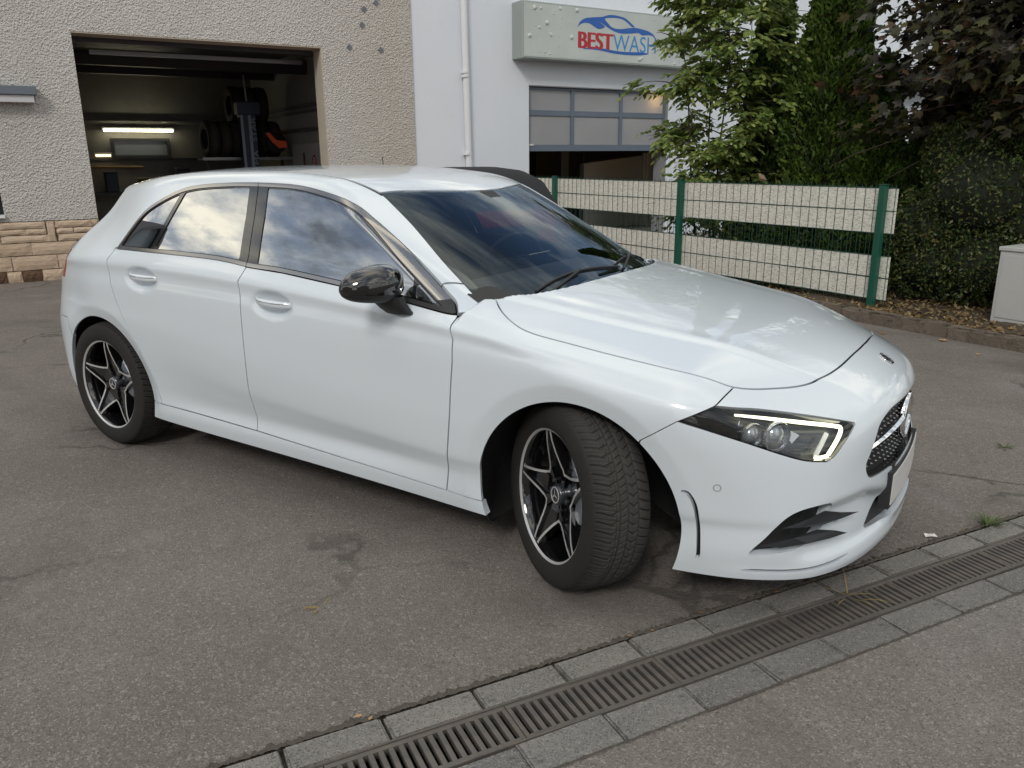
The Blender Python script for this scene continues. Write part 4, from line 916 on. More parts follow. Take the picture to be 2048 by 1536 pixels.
# ---- wheels
def tyre_mesh():
    nT,RO,W2=1080,.328,.108
    # profile across: bead -> sidewall -> shoulder -> tread -> ...
    tw=np.linspace(-.096,.096,75); rt=RO-.010*np.abs(tw/.096)**3.2-.0015*(tw/.096)**2
    side=[(.226,.098),(.236,.106),(.252,.1115),(.272,.113),(.292,.1105),(.306,.1055),(.3135,.1005)]
    prof_r=np.array([r for r,_ in side]+list(rt[::-1])+[r for r,_ in side[::-1]]); prof_w=np.array([w for _,w in side]+list(tw[::-1])+[-w for _,w in side[::-1]])
    th=np.linspace(0,2*np.pi,nT,endpoint=False); A,Wd=np.meshgrid(th,prof_w,indexing='ij'); Rr=np.repeat(prof_r[None],nT,0); u=A*RO       # arc length
    trd=(np.abs(Wd)<.0965)&(Rr>.31); w=Wd*1000; um=u*1000
    gv=np.zeros_like(w)
    def groove(d,wd): return np.clip(1.35-np.abs(d)/wd*1.0,0,1)
    for c,wd in ((-52,3.0),(-13,4.2),(17,3.8)): gv=np.maximum(gv,groove(w-c,wd)*(1.0))
    per=2*np.pi*RO*1000
    def saw(s,p): return (s+p/2)%p-p/2
    # outer shoulder (w>20): lateral grooves, slightly slanted
    p1=per/66; g1=groove(saw(um-.22*w+3*np.sin(w*.05),p1),2.6)*((w>40)|(w<-52)); g1b=groove(saw(um-.22*w+p1/2,p1),1.3)*.6*(w>24)
    p2=per/88; g2=groove(saw(um+.55*w,p2),2.0)*((w<17)&(w>-13)); g3=groove(saw(um-.75*np.abs(w+32),per/66),2.8)*((w<-13)&(w>-52)); g4=groove(saw(um+.4*w,per/66),2.3)*((w>17)&(w<52))
    g5=groove(saw(w-31,1e9),1.6)*.8
    # sipes
    sp=groove(saw(um-.22*w+1.6*np.sin(w*.9),per/400),.8)*.35
    gv=np.maximum.reduce([gv,g1,g1b,g2,g3,g4,g5*(w>24),sp])*trd
    Rr=Rr-.0085*gv
    # sidewall ribs
    sw=(~trd)&(np.abs(Wd)>.099); Rr=Rr; Wd=Wd+np.sign(Wd)*sw*.0008*np.sin(A*220)*(Rr>.285)*(Rr<.303)
    V=np.stack([Rr*np.cos(A),-Wd,Rr*np.sin(A)],-1).reshape(-1,3); k=len(prof_w)
    i,j=np.meshgrid(np.arange(nT),np.arange(k-1),indexing='ij'); i2=(i+1)%nT
    Fq=np.stack([i*k+j,i*k+j+1,i2*k+j+1,i2*k+j],-1).reshape(-1,4); return V,Fq
RUB=Mat('tyre_rubber',(.022,.022,.023),.78,spec=.35); rs_=RUB.t.nodes.new('ShaderNodeSeparateXYZ'); RUB.l(RUB.co(),rs_.inputs[0]); r2_=RUB.math('ADD',RUB.math('MULTIPLY',rs_.outputs[0],rs_.outputs[0]),RUB.math('MULTIPLY',rs_.outputs[2],rs_.outputs[2])); rc_=RUB.mix(RUB.noise(9,4,.7),(.013,.013,.014),(.026,.025,.024)); RUB.base(RUB.mix(RUB.ramp(r2_,(.099,0.),(.104,1.)),rc_,RUB.mix(RUB.noise(30,4,.7),(.034,.033,.032),(.058,.055,.051)))); RUB=RUB.m
tV,tF=tyre_mesh()
# outward normal = -y local (outer face at y<0)
def alloy(parent):
    m=MB(); m.lathe([(.2255,-.098),(.232,-.1035),(.2415,-.106),(.2455,-.104),(.2455,-.098)],96,1); m.lathe([(.2255,-.098),(.219,-.088),(.214,-.05),(.208,.02),(.214,.09),(.222,.098)],72,0)
    m.build('rim_barrel',[GBLK,SILVER],parent)
    for k in range(5):
        b=MB(); A0=math.pi/2+2*math.pi*k/5; ca,sa=math.cos(A0),math.sin(A0)
        def Pt(r,o,y): return (r*ca-o*sa,y,r*sa+o*ca)
        def yf(r): return -.094+.034*(1-sstep(.03,.225,r))*1.0
        vr=.092; vo=vr*math.tan(math.pi/5)*.985
        rr=np.array([.0,.04,vr,.12,.155,.19,.2225]); half=np.array([.0,.029,vo*.78,.0455,.0375,.0295,.0235])
        half=np.interp(rr,[0,.04,.07,vr,.13,.18,.2225],[.010,.0285,.046,.0500,.0365,.0250,.0175])
        for sg in (-1,1):
            # rail: outer strip of each spoke, silver top, black flanks
            wd=.0098; v=[];f=[];n=len(rr)
            for r_,h_ in zip(rr[2:],half[2:]): 
                y=float(yf(r_)); v+=[Pt(r_,sg*h_,y),Pt(r_,sg*(h_-wd),y-.0005),Pt(r_,sg*(h_-wd-.0035),y+.011),Pt(r_,sg*(h_+.004),y+.034)]
            for i in range(len(rr)-3):
                o=4*i
                b.add([v[o],v[o+1],v[o+5],v[o+4]],[(0,1,2,3)],1); b.add([v[o+1],v[o+2],v[o+6],v[o+5]],[(0,1,2,3)],0); b.add([v[o+3],v[o],v[o+4],v[o+7]],[(0,1,2,3)],0)
        # floor of the spoke channel and hub web
        v=[];n=len(rr)
        for r_,h_ in zip(rr,half): y=float(yf(r_))+(.0105 if r_>.05 else .008); v+=[Pt(r_,-h_+.006,y),Pt(r_,h_-.006,y)]
        for i in range(n-1): b.add([v[2*i],v[2*i+1],v[2*i+3],v[2*i+2]],[(0,1,2,3)],0)
        # bridge to the neighbour: silver V between two spokes
        A1=A0+math.pi/5
        h0=.0500; p0=Vector(Pt(vr,h0,float(yf(vr)))); d0=Vector(Pt(vr,h0-.0085,float(yf(vr))))
        c1,s1=math.cos(A1),math.sin(A1); rv=.0885; pv=Vector((rv*1.09*c1,float(yf(rv)),rv*1.09*s1)); dv=Vector((rv*c1*.98,float(yf(rv)),rv*s1*.98))
        ca2,sa2=math.cos(A0+2*math.pi/5),math.sin(A0+2*math.pi/5)
        def Pt2(r,o,y): return Vector((r*ca2-o*sa2,y,r*sa2+o*ca2))
        p2=Pt2(vr,-h0,float(yf(vr))); d2=Pt2(vr,-h0+.0085,float(yf(vr)))
        b.add([p0,pv,dv,d0],[(0,1,2,3)],1); b.add([pv,p2,d2,dv],[(0,1,2,3)],1); dn=Vector((0,.03,0)); b.add([p0,pv,pv+dn,p0+dn],[(0,1,2,3)],0); b.add([pv,p2,p2+dn,pv+dn],[(0,1,2,3)],0)
        c0=Vector((0,float(yf(.03))+.006,0)); b.add([d0,dv,c0],[(0,1,2)],0); b.add([dv,d2,c0],[(0,1,2)],0)
        b.build('spoke',[GBLK,SILVER],parent)
    m=MB()
    for k in range(5):
        A0=math.pi/2+2*math.pi*(k+.5)/5; q=Matrix.Translation((.056*math.cos(A0),-.062,.056*math.sin(A0))); m.lathe([(0,-.004),(.008,-.004),(.0085,.006)],6,0,q,sm=False)
    m.build('wheel_bolts',STEELD,parent)
    m=MB(); m.lathe([(0,-.078),(.029,-.078),(.034,-.076),(.0375,-.070),(.038,-.05)],40,0); cap=m.build('hub_cap',Mat('cap_dark',(.035,.04,.05),.25,metal=.3,coat=1).m,parent)
    m=MB(); m.lathe([(.0245,-.0785),(.027,-.0805),(.0295,-.0785)],40,0)
    for k in range(3):
        t=math.radians(90+120*k); c,s_=math.cos(t),math.sin(t); m.add([(c*.025,-.0795,s_*.025),(-s_*.0042,-.0795,c*.0042),(s_*.0042,-.0795,-c*.0042)],[(0,1,2)])
    m.build('cap_emblem',SILVER,parent)
    m=MB(); m.lathe([(.06,-.035),(.145,-.035),(.148,-.03),(.148,-.01),(.06,-.01)],64,0); m.lathe([(.06,-.037),(.085,-.042),(.085,-.034)],48,0); m.build('brake_disc',Mat('brake_disc_steel',(.30,.30,.31),.35,metal=1).m,parent)
def caliper(parent):
    m=MB(); v=[];f=[]
    for i in range(9):
        t=math.radians(-38+76*i/8); 
        for r_,y in ((.105,-.055),(.150,-.060),(.165,-.045),(.165,.02),(.105,.02)): v.append((r_*math.cos(t),y,r_*math.sin(t)))
    for i in range(8):
        for k in range(5): f.append((i*5+k,i*5+(k+1)%5,(i+1)*5+(k+1)%5,(i+1)*5+k))
    m.add(v,f); m.add(v[:5],[tuple(range(5))]); m.add(v[-5:],[tuple(range(5))]); return m.build('brake_caliper',Mat('caliper_grey',(.20,.22,.25),.4,metal=.4).m,parent)
W0=bpy.data.objects.new('wheel',None); COL.objects.link(W0); W0.parent=car
ty=np_mesh('tyre',tV,tF,RUB,W0,smooth=True); alloy(W0); cal=caliper(W0); cal.rotation_euler=(0,R_(-18),0)
STEER=-.5602
def place_wheel(w,x,y,steer,camber,spin,right):
    m=Matrix.Translation((x,y,.3265))@Matrix.Rotation(steer+(0 if right else math.pi),4,'Z')@Matrix.Rotation(camber,4,'X'); w.matrix_basis=m
    for c in w.children:
        if c.name.split('.')[0] in ('spoke','wheel_bolts','tyre','hub_cap','cap_emblem','rim_barrel'): c.rotation_euler=(0,spin,0)
wl=[W0]
for _ in range(3):
    n=W0.copy(); COL.objects.link(n); n.parent=car
    for c in list(W0.children): d=c.copy(); COL.objects.link(d); d.parent=n
    wl.append(n)
place_wheel(wl[0],0,-.7835,STEER,R_(-4.0),R_(-13),True); place_wheel(wl[1],-2.729,-.7735,0,R_(-1.2),R_(2),True); place_wheel(wl[2],0,.7835,STEER+.06,R_(1),0,False); place_wheel(wl[3],-2.729,.7735,0,R_(1.2),.4,False)
# ---- arch liners, floor
def side_y(x,z):
    q=np.array([[x,yy_,z] for yy_ in np.linspace(.45,.92,95)]); f=BODY.F(q); i=np.argmax(f>0); return q[i,1]
LIN=varied('arch_liner',(.012,.012,.013),.3,20,.8,.6,120)
for cx,cz,Rr in ARCH:
    for sd in (-1,1):
        m=MB(); v=[];f=[]; n=36
        for i in range(n+1):
            t=math.radians(-28+236*i/n)
            for yy,dr in ((.862,.004),(.855,.012),(.60,.012),(.54,-.02),(.50,-.30)): X_=cx+(Rr+dr)*math.cos(t); Z_=max(cz+(Rr+dr)*math.sin(t),.2 if cx<-1 else .155); v.append((X_,sd*min(yy,side_y(X_,Z_)-.016),Z_))
        for i in range(n):
            for j in range(4): f.append((i*5+j,i*5+j+1,(i+1)*5+j+1,(i+1)*5+j))
        m.add(v,f,0,True); m.build('arch_liner',LIN,car)
m=MB(); m.bbox((-2.33,-.80,.20),(-.40,.80,.30),.02); m.bbox((-3.25,-.52,.22),(-2.3,.52,.36),.02); m.bbox((-.45,-.50,.19),(.80,.50,.34),.02); m.build('underbody',SHELL,car)
# ---- mirror
def mirror(sd):
    mo=bpy.data.objects.new('wing_mirror',None); COL.objects.link(mo); mo.parent=car
    nu,nv=36,26; v=[];cen=np.array([-.722,.968,1.016])
    for i in range(nu):
        a=2*math.pi*i/nu
        for j in range(nv+1):
            b=-math.pi/2+math.pi*j/nv
            cx=abs(math.cos(b))**.68; x=cx*math.cos(a); yv=cx*math.copysign(abs(math.sin(a))**.85,math.sin(a)); zv=math.copysign(abs(math.sin(b))**.85,math.sin(b))
            # x forward, y outboard, z up
            X=.080*x if x>0 else .060*x; Y=max(.125*yv,-.100+.02*(.125*yv+.1)); Z=(.074 if zv>0 else .058)*zv
            Z+=-.10*max(0,Y)*.55*(1 if zv>0 else -.35)+.012*(1 if zv>0 else 0)*(-Y/.12)*.3; X-=.30*max(Y,0)*.8+.05*Y; Z*=1-.12*(yv>0)*yv
            v.append((cen[0]+X,sd*(cen[1]+Y),cen[2]+Z))
    f=[(i*(nv+1)+j,((i+1)%nu)*(nv+1)+j,((i+1)%nu)*(nv+1)+j+1,i*(nv+1)+j+1)[::sd*-1] for i in range(nu) for j in range(nv)]
    up=[];dn=[];ln=[]
    for q in f:
        z=sum(v[k][2] for k in q)/4-cen[2]; (up if z>-.012 else ln if z>-.022 else dn).append(q)
    m=MB(); m.add(v,up,0,True); m.build('mirror_cap',GBLK,mo); m=MB(); m.add(v,dn,0,True); m.build('mirror_base',MBLK,mo); m=MB(); m.add([(p[0],p[1],p[2]) for p in v],ln,0,True); m.build('indicator_strip',GBLK,mo)
    m=MB(); v=[];f=[]
    for k,(xx,yy,zz,rx,ry) in enumerate(((-.712,.918,.978,.074,.046),(-.708,.905,.952,.070,.044),(-.700,.888,.928,.066,.040),(-.694,.868,.908,.062,.034))):
        for i in range(16): a=2*math.pi*i/16; v.append((xx+rx*math.cos(a),sd*(yy+ry*math.sin(a)),zz))
    for k in range(3):
        for i in range(16): f.append((k*16+i,k*16+(i+1)%16,(k+1)*16+(i+1)%16,(k+1)*16+i)[::sd])
    m.add(v,f,0,True); m.build('mirror_foot',MBLK,mo); return mo
mirror(-1); fm_=mirror(1)
# far mirror is folded back against its door
fm_.matrix_basis=Matrix.Translation((-.06,-.02,-.02))@Matrix.Translation((-.70,.87,0))@Matrix.Rotation(R_(68),4,'Z')@Matrix.Translation((.70,-.87,0))
# ---- wipers, cabin
m=MB(); zz=lambda x,y:float(BODY.Z(np.array([x]),np.array([abs(y)]))[0])
for a,b in (((-.335,-.50),(-.292,.12)),((-.305,.10),(-.385,.58))):
    L=[(a[0]+(b[0]-a[0])*t-.012*math.sin(math.pi*t),a[1]+(b[1]-a[1])*t) for t in np.linspace(0,1,9)]; m.tube([(x,y,zz(x,y)+.004) for x,y in L],.005,6)
    m.tube([(a[0]+.035,a[1]+.02,zz(a[0],a[1])-.012),(L[4][0]+.008,L[4][1],zz(*L[4])+.009)],.006,6)
m.build('wiper',MBLK,car)
CAB=varied('cabin_dark',(.035,.037,.042),.2,10,.7); SEAT=varied('seat_fabric',(.05,.053,.06),.3,25,.85)
def soft(name,boxes,mat,parent,b=.04):
    m=MB()
    for lo,hi,M in boxes: m.bbox(lo,hi,min(b,.45*min(hi[i]-lo[i] for i in range(3))),M=M)
    return m.build(name,mat,parent)
dsh=MB(); pr=[(-.42,.90),(-.60,.955),(-.80,.945),(-.90,.86),(-.93,.70),(-.85,.45),(-.42,.45)]; dsh.prism(pr,1,-.66,.66); dsh.build('dashboard',CAB,car)
soft('display_screen',[((-.895,-.02,.88),(-.875,.52,.99),None)],GBLK,car,.006)
def rotY(p,a): return Matrix.Translation(p)@Matrix.Rotation(a,4,'Y')@Matrix.Translation(-Vector(p))
for yy in (-.37,.37):
    st=bpy.data.objects.new('seat',None); COL.objects.link(st); st.parent=car
    soft('cushion',[((-1.75,yy-.25,.40),(-1.22,yy+.25,.55),None)],SEAT,st,.06); soft('backrest',[((-1.82,yy-.25,.50),(-1.68,yy+.25,1.10),rotY((-1.75,yy,.5),R_(-16)))],SEAT,st,.06); soft('headrest',[((-1.80,yy-.13,1.08),(-1.70,yy+.13,1.25),rotY((-1.75,yy,.5),R_(-16)))],SEAT,st,.05)
soft('rear_bench',[((-2.55,-.62,.40),(-2.05,.62,.56),None),((-2.72,-.62,.5),(-2.56,.62,1.02),rotY((-2.6,0,.5),R_(-14)))],SEAT,car,.06)
soft('headliner',[((-2.75,-.50,1.315),(-1.25,.50,1.335),None)],CAB,car,.008)
m=MB(); m.lathe([(.175,-.012),(.187,0),(.175,.012),(.165,0)],40,0,Matrix.Translation((-1.02,.37,.92))@Matrix.Rotation(R_(65),4,'Z')@Matrix.Rotation(R_(20),4,'X'),close=True); m.build('steering_wheel',CAB,car)
soft('rear_view_mirror',[((-.985,-.12,1.225),(-.955,.12,1.29),None),((-.93,-.055,1.255),(-.83,.055,1.29),rotY((-.88,0,1.27),R_(30)))],CAB,car,.012)
# ================= OTHER THINGS =================
# ---- illuminated-style sign box on the wash building
sign=thing('shop_sign','large grey sign box with water drops and a red and blue car-wash logo','sign',BM@Vector((7.12,0,2.965)),R_(65))
SGB=varied('sign_box_metal',(.36,.40,.38),.15,2,.45,metal=.3)
m=MB(); m.bbox((0,-.28,0),(4.35,.028,.84),.012); m.build('box',SGB,sign)
FACE=Mat('sign_face',(.45,.49,.47),.3); FACE.base(FACE.mix(FACE.noise(1.3,3,.6),(.36,.41,.39),(.58,.62,.61))); FACE.bump(FACE.noise(60,3,.8),.25,.004)
m=MB(); m.box((.03,-.287,.03),(4.32,-.2805,.81)); m.build('face',FACE.m,sign)
DROP=glass('water_drop_print',(.88,.9,.9),1.33,.04); rr=random.Random(4); m=MB(); DRP=Mat('drop_print',(.50,.54,.53),.12,spec=.7).m
for k in range(64):
    s_=rr.choice([.007,.01,.014,.02,.028,.038]); x_=.08+rr.random()**1.3*3.9; z_=rr.uniform(.06,.77)
    if .95<x_<2.85 and .15<z_<.72: continue
    q=Matrix.Translation((x_,-.287,z_)); q=q@Matrix.Rotation(math.pi,4,'Z'); m.lathe([(0,s_*.45),(s_*.4,s_*.4),(s_*.75,s_*.25),(s_*.95,s_*.08),(s_,-.002)],14,0,q)
tag(m.build('water_drops',DRP,sign),kind='stuff')
SRED=Mat('logo_red',(.42,.012,.022),.35).m; SBL=Mat('logo_blue',(.012,.10,.40),.35).m; SBL2=Mat('logo_light_blue',(.03,.24,.55),.35).m
def text(body,x0,x1,z0,h,mat,off,name):
    cu=bpy.data.curves.new(name,'FONT'); cu.body=body; cu.offset=off; cu.size=1; cu.extrude=.0; o=bpy.data.objects.new(name,cu); COL.objects.link(o)
    bpy.context.view_layer.update(); me=bpy.data.meshes.new_from_object(o.evaluated_get(bpy.context.evaluated_depsgraph_get())); bpy.data.objects.remove(o)
    c=np.array([v.co[:] for v in me.vertices]); lo=c.min(0); hi=c.max(0)
    for v in me.vertices:
        v.co=Vector((x0+(v.co.x-lo[0])/(hi[0]-lo[0])*(x1-x0),0,z0+(v.co.y-lo[1])/(hi[1]-lo[1])*h))
    me.materials.clear(); me.materials.append(mat); return me
for b_,x0,x1,mt,of,dx_ in (('BEST',1.09,1.785,SRED,.0,0),('BEST',1.09,1.785,SRED,.0,.018),('BEST',1.09,1.785,SRED,0.,-.018),('WASH',1.80,2.74,SBL2,0.,0)):
    me=text(b_,x0+dx_,x1+dx_,.205,.255,mt,of,'lettering'); o=link('lettering',me,sign); o.location=(0,-.2895-.03*abs(dx_)-.01*dx_,0)
    o['label']='red word BEST' if b_=='BEST' else 'light blue word WASH'
def sx(X,Y): return (.0042*X*1.0, Y)
def logo(pts,mat,name,sm=6):
    # logo drawn in its own grid: X 555..1215, Y 110..490 of a sketch, mapped to 1.7 m x .62 m
    L=[((X-555)/660*1.70+1.045,.735-(Y-110)/380*.63+.06*((X-555)/660)) for X,Y in pts]
    L=[tuple(p) for p in crs(L,3)]; m=MB(); n=len(L); m.add([(x,-.2900,z) for x,z in L],[tuple(range(n))]); o=m.build(name,mat,sign); 
    bm=bmesh.new(); bm.from_mesh(o.data); bmesh.ops.triangulate(bm,faces=bm.faces[:],ngon_method='EAR_CLIP'); bm.to_mesh(o.data); bm.free(); return o
logo([(562,238),(580,190),(615,160),(650,150),(700,165),(745,197),(778,226),(735,250),(700,235),(660,205),(620,198),(585,212)],SBL,'logo_swoosh')
logo([(655,149),(720,141),(760,135),(800,118),(850,115),(900,124),(945,140),(985,175),(1024,216),(1000,216),(960,177),(920,150),(860,140),(778,150),(800,190),(830,225),(870,240),(920,240),(970,230),(1030,224),(1090,235),(1140,250),(1180,275),(1205,310),(1213,345),(1190,303),(1150,287),(1090,292),(1060,272),(1000,278),(920,283),(860,268),(810,238),(770,208),(720,178),(685,160)],SBL,'logo_swoosh')
logo([(602,436),(680,424),(760,427),(850,444),(950,455),(1080,455),(1155,468),(1080,484),(960,484),(850,472),(760,451),(690,441)],SBL,'logo_swoosh')
# ---- fence
GREEN=Mat('green_powder_coat',(.008,.085,.055),.42).m; WIRE=Mat('green_wire',(.012,.06,.042),.5).m
def strip_mat():
    M=Mat('privacy_strip',(.55,.55,.5),.75); mp=M.n('ShaderNodeMapping'); mp.inputs['Scale'].default_value=(26,26,70); M.l(M.co(),mp.inputs[0]); f=M.noise(1.6,3,.7,vec=mp.outputs[0]); f2=M.noise(1.1,3,.6)
    c=M.ramp(f,(.34,(.26,.28,.25)),(.54,(.74,.73,.67))); c=M.mix(M.math('MULTIPLY',f2,.5),c,(.66,.66,.58)); M.base(c); return M.m
STRIP=strip_mat()
fence=thing('mesh_fence','low green wire mesh fence woven with pale privacy strips','fence',FO,R_(155))
FS=2.58; ZB=.12
for k in range(5):
    m=MB(); m.bbox((k*FS-.03,.0,ZB-.1),(k*FS+.03,.06,1.185),.004); p=m.build('post',GREEN,fence)
    m=MB(); m.bbox((k*FS-.033,-.003,1.1855),(k*FS+.033,.063,1.20),.004); m.build('post_cap',Mat('post_cap_black',(.01,.05,.035),.5).m,p)
ZR_=[.165+.2*i for i in range(6)]     # horizontal rods
for k in range(4):
    xa,xb=(k*FS-.01,(k+1)*FS-.025) if k else (-.105,FS-.012)
    pnl=bpy.data.objects.new('mesh_panel',None); COL.objects.link(pnl); pnl.parent=fence
    m=MB()
    for z_ in ZR_:
        m.tube([(xa,-.012,z_),(xb,-.012,z_)],.0042,6)
    tag(m.build('rod',WIRE,pnl)); 
    wires=[]; x_=xa+.01; i=0
    wv={0:MB(),1:MB()}
    while x_<xb:
        # alternate wires run in front of / behind the strips
        y_=-.006 if i%2==0 else -.021
        wv[i%2].tube([(x_,y_,ZR_[0]-.03),(x_,y_,ZR_[-1]+.03)],.0028,5); x_+=.05; i+=1
    for q in wv.values(): tag(q.build('wire',WIRE,pnl),kind='stuff')
    for r in (0,1,3,4):
        m=MB(); v=[];f=[]; n=60; sag=random.uniform(-.002,.002)
        za,zb=ZR_[r]+.004,ZR_[r+1]-.004
        for i in range(n+1):
            x_=xa-.01+(xb-xa+.02)*i/n; yy=-.0135+.002*math.sin(x_*31.4*2)
            v+=[(x_,yy,za+.003*math.sin(x_*2+r)),(x_,yy,zb+.003*math.sin(x_*2+r)),(x_,yy-.0012,za+.003*math.sin(x_*2+r)),(x_,yy-.0012,zb+.003*math.sin(x_*2+r))]
        for i in range(n): o=4*i; f+=[(o,o+4,o+5,o+1),(o+2,o+3,o+7,o+6),(o+1,o+5,o+7,o+3),(o,o+2,o+6,o+4)]
        m.add(v,f); m.build('privacy_strip',STRIP,pnl)
# sparrow on the top wire
bp3=FM@Vector((1.42,-.01,1.195)); bird=thing('sparrow','small brown bird perched on the top wire of the fence','bird',bp3,R_(150))
BR=varied('brown_feathers',(.22,.15,.10),.4,60,.9); m=MB(); prof=[]
def blob(m,pts,n=12):
    m.tube([p for p,_ in pts],[r for _,r in pts],n)
blob(m,[((-.062,0,.018),.003),((-.035,0,.020),.010),((-.018,0,.026),.021),((.008,0,.034),.027),((.028,0,.043),.023),((.040,0,.058),.0175),((.047,0,.066),.016),((.060,0,.067),.009),((.064,0,.066),.003)]); m.build('body',BR,bird)
m=MB(); m.tube([(.062,0,.066),(.074,0,.064)],[.004,.0005],6); m.build('beak',SHELL,bird); m=MB()
for s_ in (-.008,.008): m.tube([(.004,s_,.012),(.006,s_,-.002)],.0015,5)
m.build('legs',BR,bird)
# ---- grey utility cabinet
CABM=varied('cabinet_grey',(.46,.47,.46),.12,2,.6); cab=thing('utility_cabinet','pale grey metal utility cabinet at the edge of the planting bed','cabinet',(.955,4.649,.11),R_(-25))
m=MB(); m.bbox((0,0,-.02),(.95,.32,.575),.006); m.build('housing',CABM,cab); m=MB(); m.bbox((-.012,-.012,.577),(.962,.335,.61),.006); m.build('lid',CABM,cab); m=MB(); m.bbox((.03,-.006,.03),(.46,-.0005,.545),.002); m.bbox((.48,-.006,.03),(.92,-.0005,.545),.002); m.build('door',CABM,cab)
# ---- red convertible parked beyond
redcar=thing('convertible_car','red convertible with black soft top parked between hatchback and fence','car',(-2.33,2.23,0),R_(155))
RP=Mat('red_paint',(.95,.04,.03),.3,coat=1).m; SOFT=varied('black_soft_top',(.016,.017,.019),.2,30,.85)
def loft(secs,n=24,p=3.2):
    """sections: (x, half width, z bottom, z top, squareness) -> closed skin"""
    v=[];f=[]
    for (x_,hw,zb,zt,pw) in secs:
        for k in range(n):
            a=2*math.pi*k/n; c,s_=math.cos(a),math.sin(a); v.append((x_,hw*math.copysign(abs(c)**(2/pw),c),(zb+zt)/2+(zt-zb)/2*math.copysign(abs(s_)**(2/pw),s_)))
    for i in range(len(secs)-1):
        for k in range(n): f.append((i*n+k,(i+1)*n+k,(i+1)*n+(k+1)%n,i*n+(k+1)%n))
    m=MB(); m.add(v,f,0,True); m.add(v[:n],[tuple(range(n))]); m.add(v[-n:],[tuple(range(n))[::-1]]); return m
loft([(-.02,.66,.36,.94,4),(.0,.74,.30,1.0,4),(.06,.80,.24,1.05,4.5),(.30,.85,.20,1.06,5),(.8,.86,.18,1.05,6),(1.6,.86,.18,1.03,6),(2.5,.86,.18,1.0,6),(3.2,.85,.2,.97,5),(3.6,.80,.22,.87,4),(3.78,.66,.30,.68,4)],32).build('body',RP,redcar)
loft([(.10,.56,.98,1.05,4),(.16,.64,.94,1.13,3.6),(.36,.65,.94,1.31,4.2),(.55,.635,.94,1.365,4.6),(.8,.625,.94,1.38,4.8),(1.1,.615,.94,1.355,4.8),(1.25,.61,.94,1.33,4.8)],32).build('soft_top',SOFT,redcar)
loft([(1.24,.61,.9,1.32,4.6),(1.5,.64,.9,1.22,4.2),(1.85,.68,.9,1.04,4)],28).build('windscreen',Mat('dark_windscreen',(.02,.025,.03),.08,spec=.8).m,redcar)
for sd in (-1,1):
    m=MB(); m.prism([(.45,1.065),(1.45,1.06),(1.22,1.27),(.65,1.29)],1,sd*.642,sd*.650); m.build('side_window',Mat('dark_side_glass',(.015,.018,.025),.05,spec=.9).m,redcar)
    tlm=MB(); q=Matrix.Translation((-.012,sd*.58,.88))@Matrix.Rotation(R_(90),4,'Z'); tlm.lathe([(0,.03),(.07,.028),(.088,.018),(.09,-.02)],28,0,q@Matrix.Scale(1.35,4,(0,0,1))); t_=tlm.build('tail_light',RED,redcar)
    tlm=MB(); tlm.lathe([(.088,.02),(.096,.032),(.104,.02),(.104,-.02)],32,0,q@Matrix.Scale(1.35,4,(0,0,1))); tlm.build('chrome_ring',CHROME,t_)
    for x_ in (.62,3.1):
        m=MB(); m.lathe([(.12,-.09),(.26,-.10),(.30,-.085),(.305,0),(.30,.085),(.26,.10),(.12,.09)],40,0,Matrix.Translation((x_,sd*.76,.305))); wq=m.build('wheel',RUB,redcar); m=MB(); m.lathe([(0,-.08),(.12,-.085),(.21,-.095),(.21,.095),(.12,.085),(0,.08)],24,0,Matrix.Translation((x_,sd*.765,.305))); m.build('rim',STEELG,wq)
m=MB(); m.bbox((-.045,-.265,.60),(-.02,.265,.71),.004); m.build('number_plate',Mat('plate_shade',(.5,.5,.5),.4).m,redcar)
m=MB(); m.bbox((-.05,-.30,.76),(-.012,.30,.93),.02); m.build('boot_recess',Mat('boot_trim',(.03,.012,.013),.3,coat=.5).m,redcar)
m=MB(); m.bbox((-.07,-.74,.30),(.02,.74,.44),.03); m.build('bumper',SOFT,redcar)
m=MB(); m.tube([(1.6,.3,1.12),(1.66,.3,1.47)],.004,6); m.tube([(1.6,.3,1.08),(1.6,.3,1.14)],.012,8); m.build('antenna',SHELL,redcar)
# ---- workshop things
def wt(name,label,cat,s_,d_,z_,group=None): return thing(name,label,cat,BM@Vector((s_,d_,z_)),R_(65),group)
TUBE=Mat('fluorescent_tube',(1,.95,.6),.5,emis=(1,.93,.62),es=10).m; TUBE2=Mat('dim_tube',(1,.85,.5),.5,emis=(1,.75,.38),es=2).m
for (a,b,z_,d_,mt,lb) in ((1.62,2.86,2.02,6.0,TUBE,'lit yellow tube lamp above the back window of the workshop'),(1.42,1.68,1.555,6.0,TUBE2,'short dim tube lamp beside the back window of the workshop')):
    l_=wt('tube_lamp',lb,'lamp',(a+b)/2,d_,z_); m=MB(); m.tube([(-(b-a)/2,0,0),((b-a)/2,0,0)],.022,10); m.build('tube',mt,l_); m=MB(); m.bbox((-(b-a)/2-.03,.03,.0),((b-a)/2+.03,.09,.06),.008); m.build('batten',STEELG,l_)
shelf=wt('tyre_shelf','steel wall shelf carrying dark tyres inside the workshop','shelf',3.75,3.6,1.45); m=MB(); m.box((-.85,.0,.0),(.75,.5,.04)); m.build('shelf_board',STEELD,shelf)
m=MB(); m.box((-.85,-.02,.0),(.75,-.001,.05)); m.build('shelf_edge',STEELG,shelf)
for i,x_ in enumerate((-.7,0,.65)): m=MB(); m.box((x_,.42,-1.4),(x_+.05,.47,.0)); m.build('shelf_leg',STEELD,shelf)
tm=MB(); tm.lathe([(.17,-.085),(.20,-.10),(.28,-.105),(.315,-.085),(.325,0),(.315,.085),(.28,.105),(.20,.10),(.17,.085)],32,0); tme=tm.build('tyre',RUB).data; bpy.data.objects.remove(bpy.data.objects['tyre.004']) if 'tyre.004' in bpy.data.objects else None
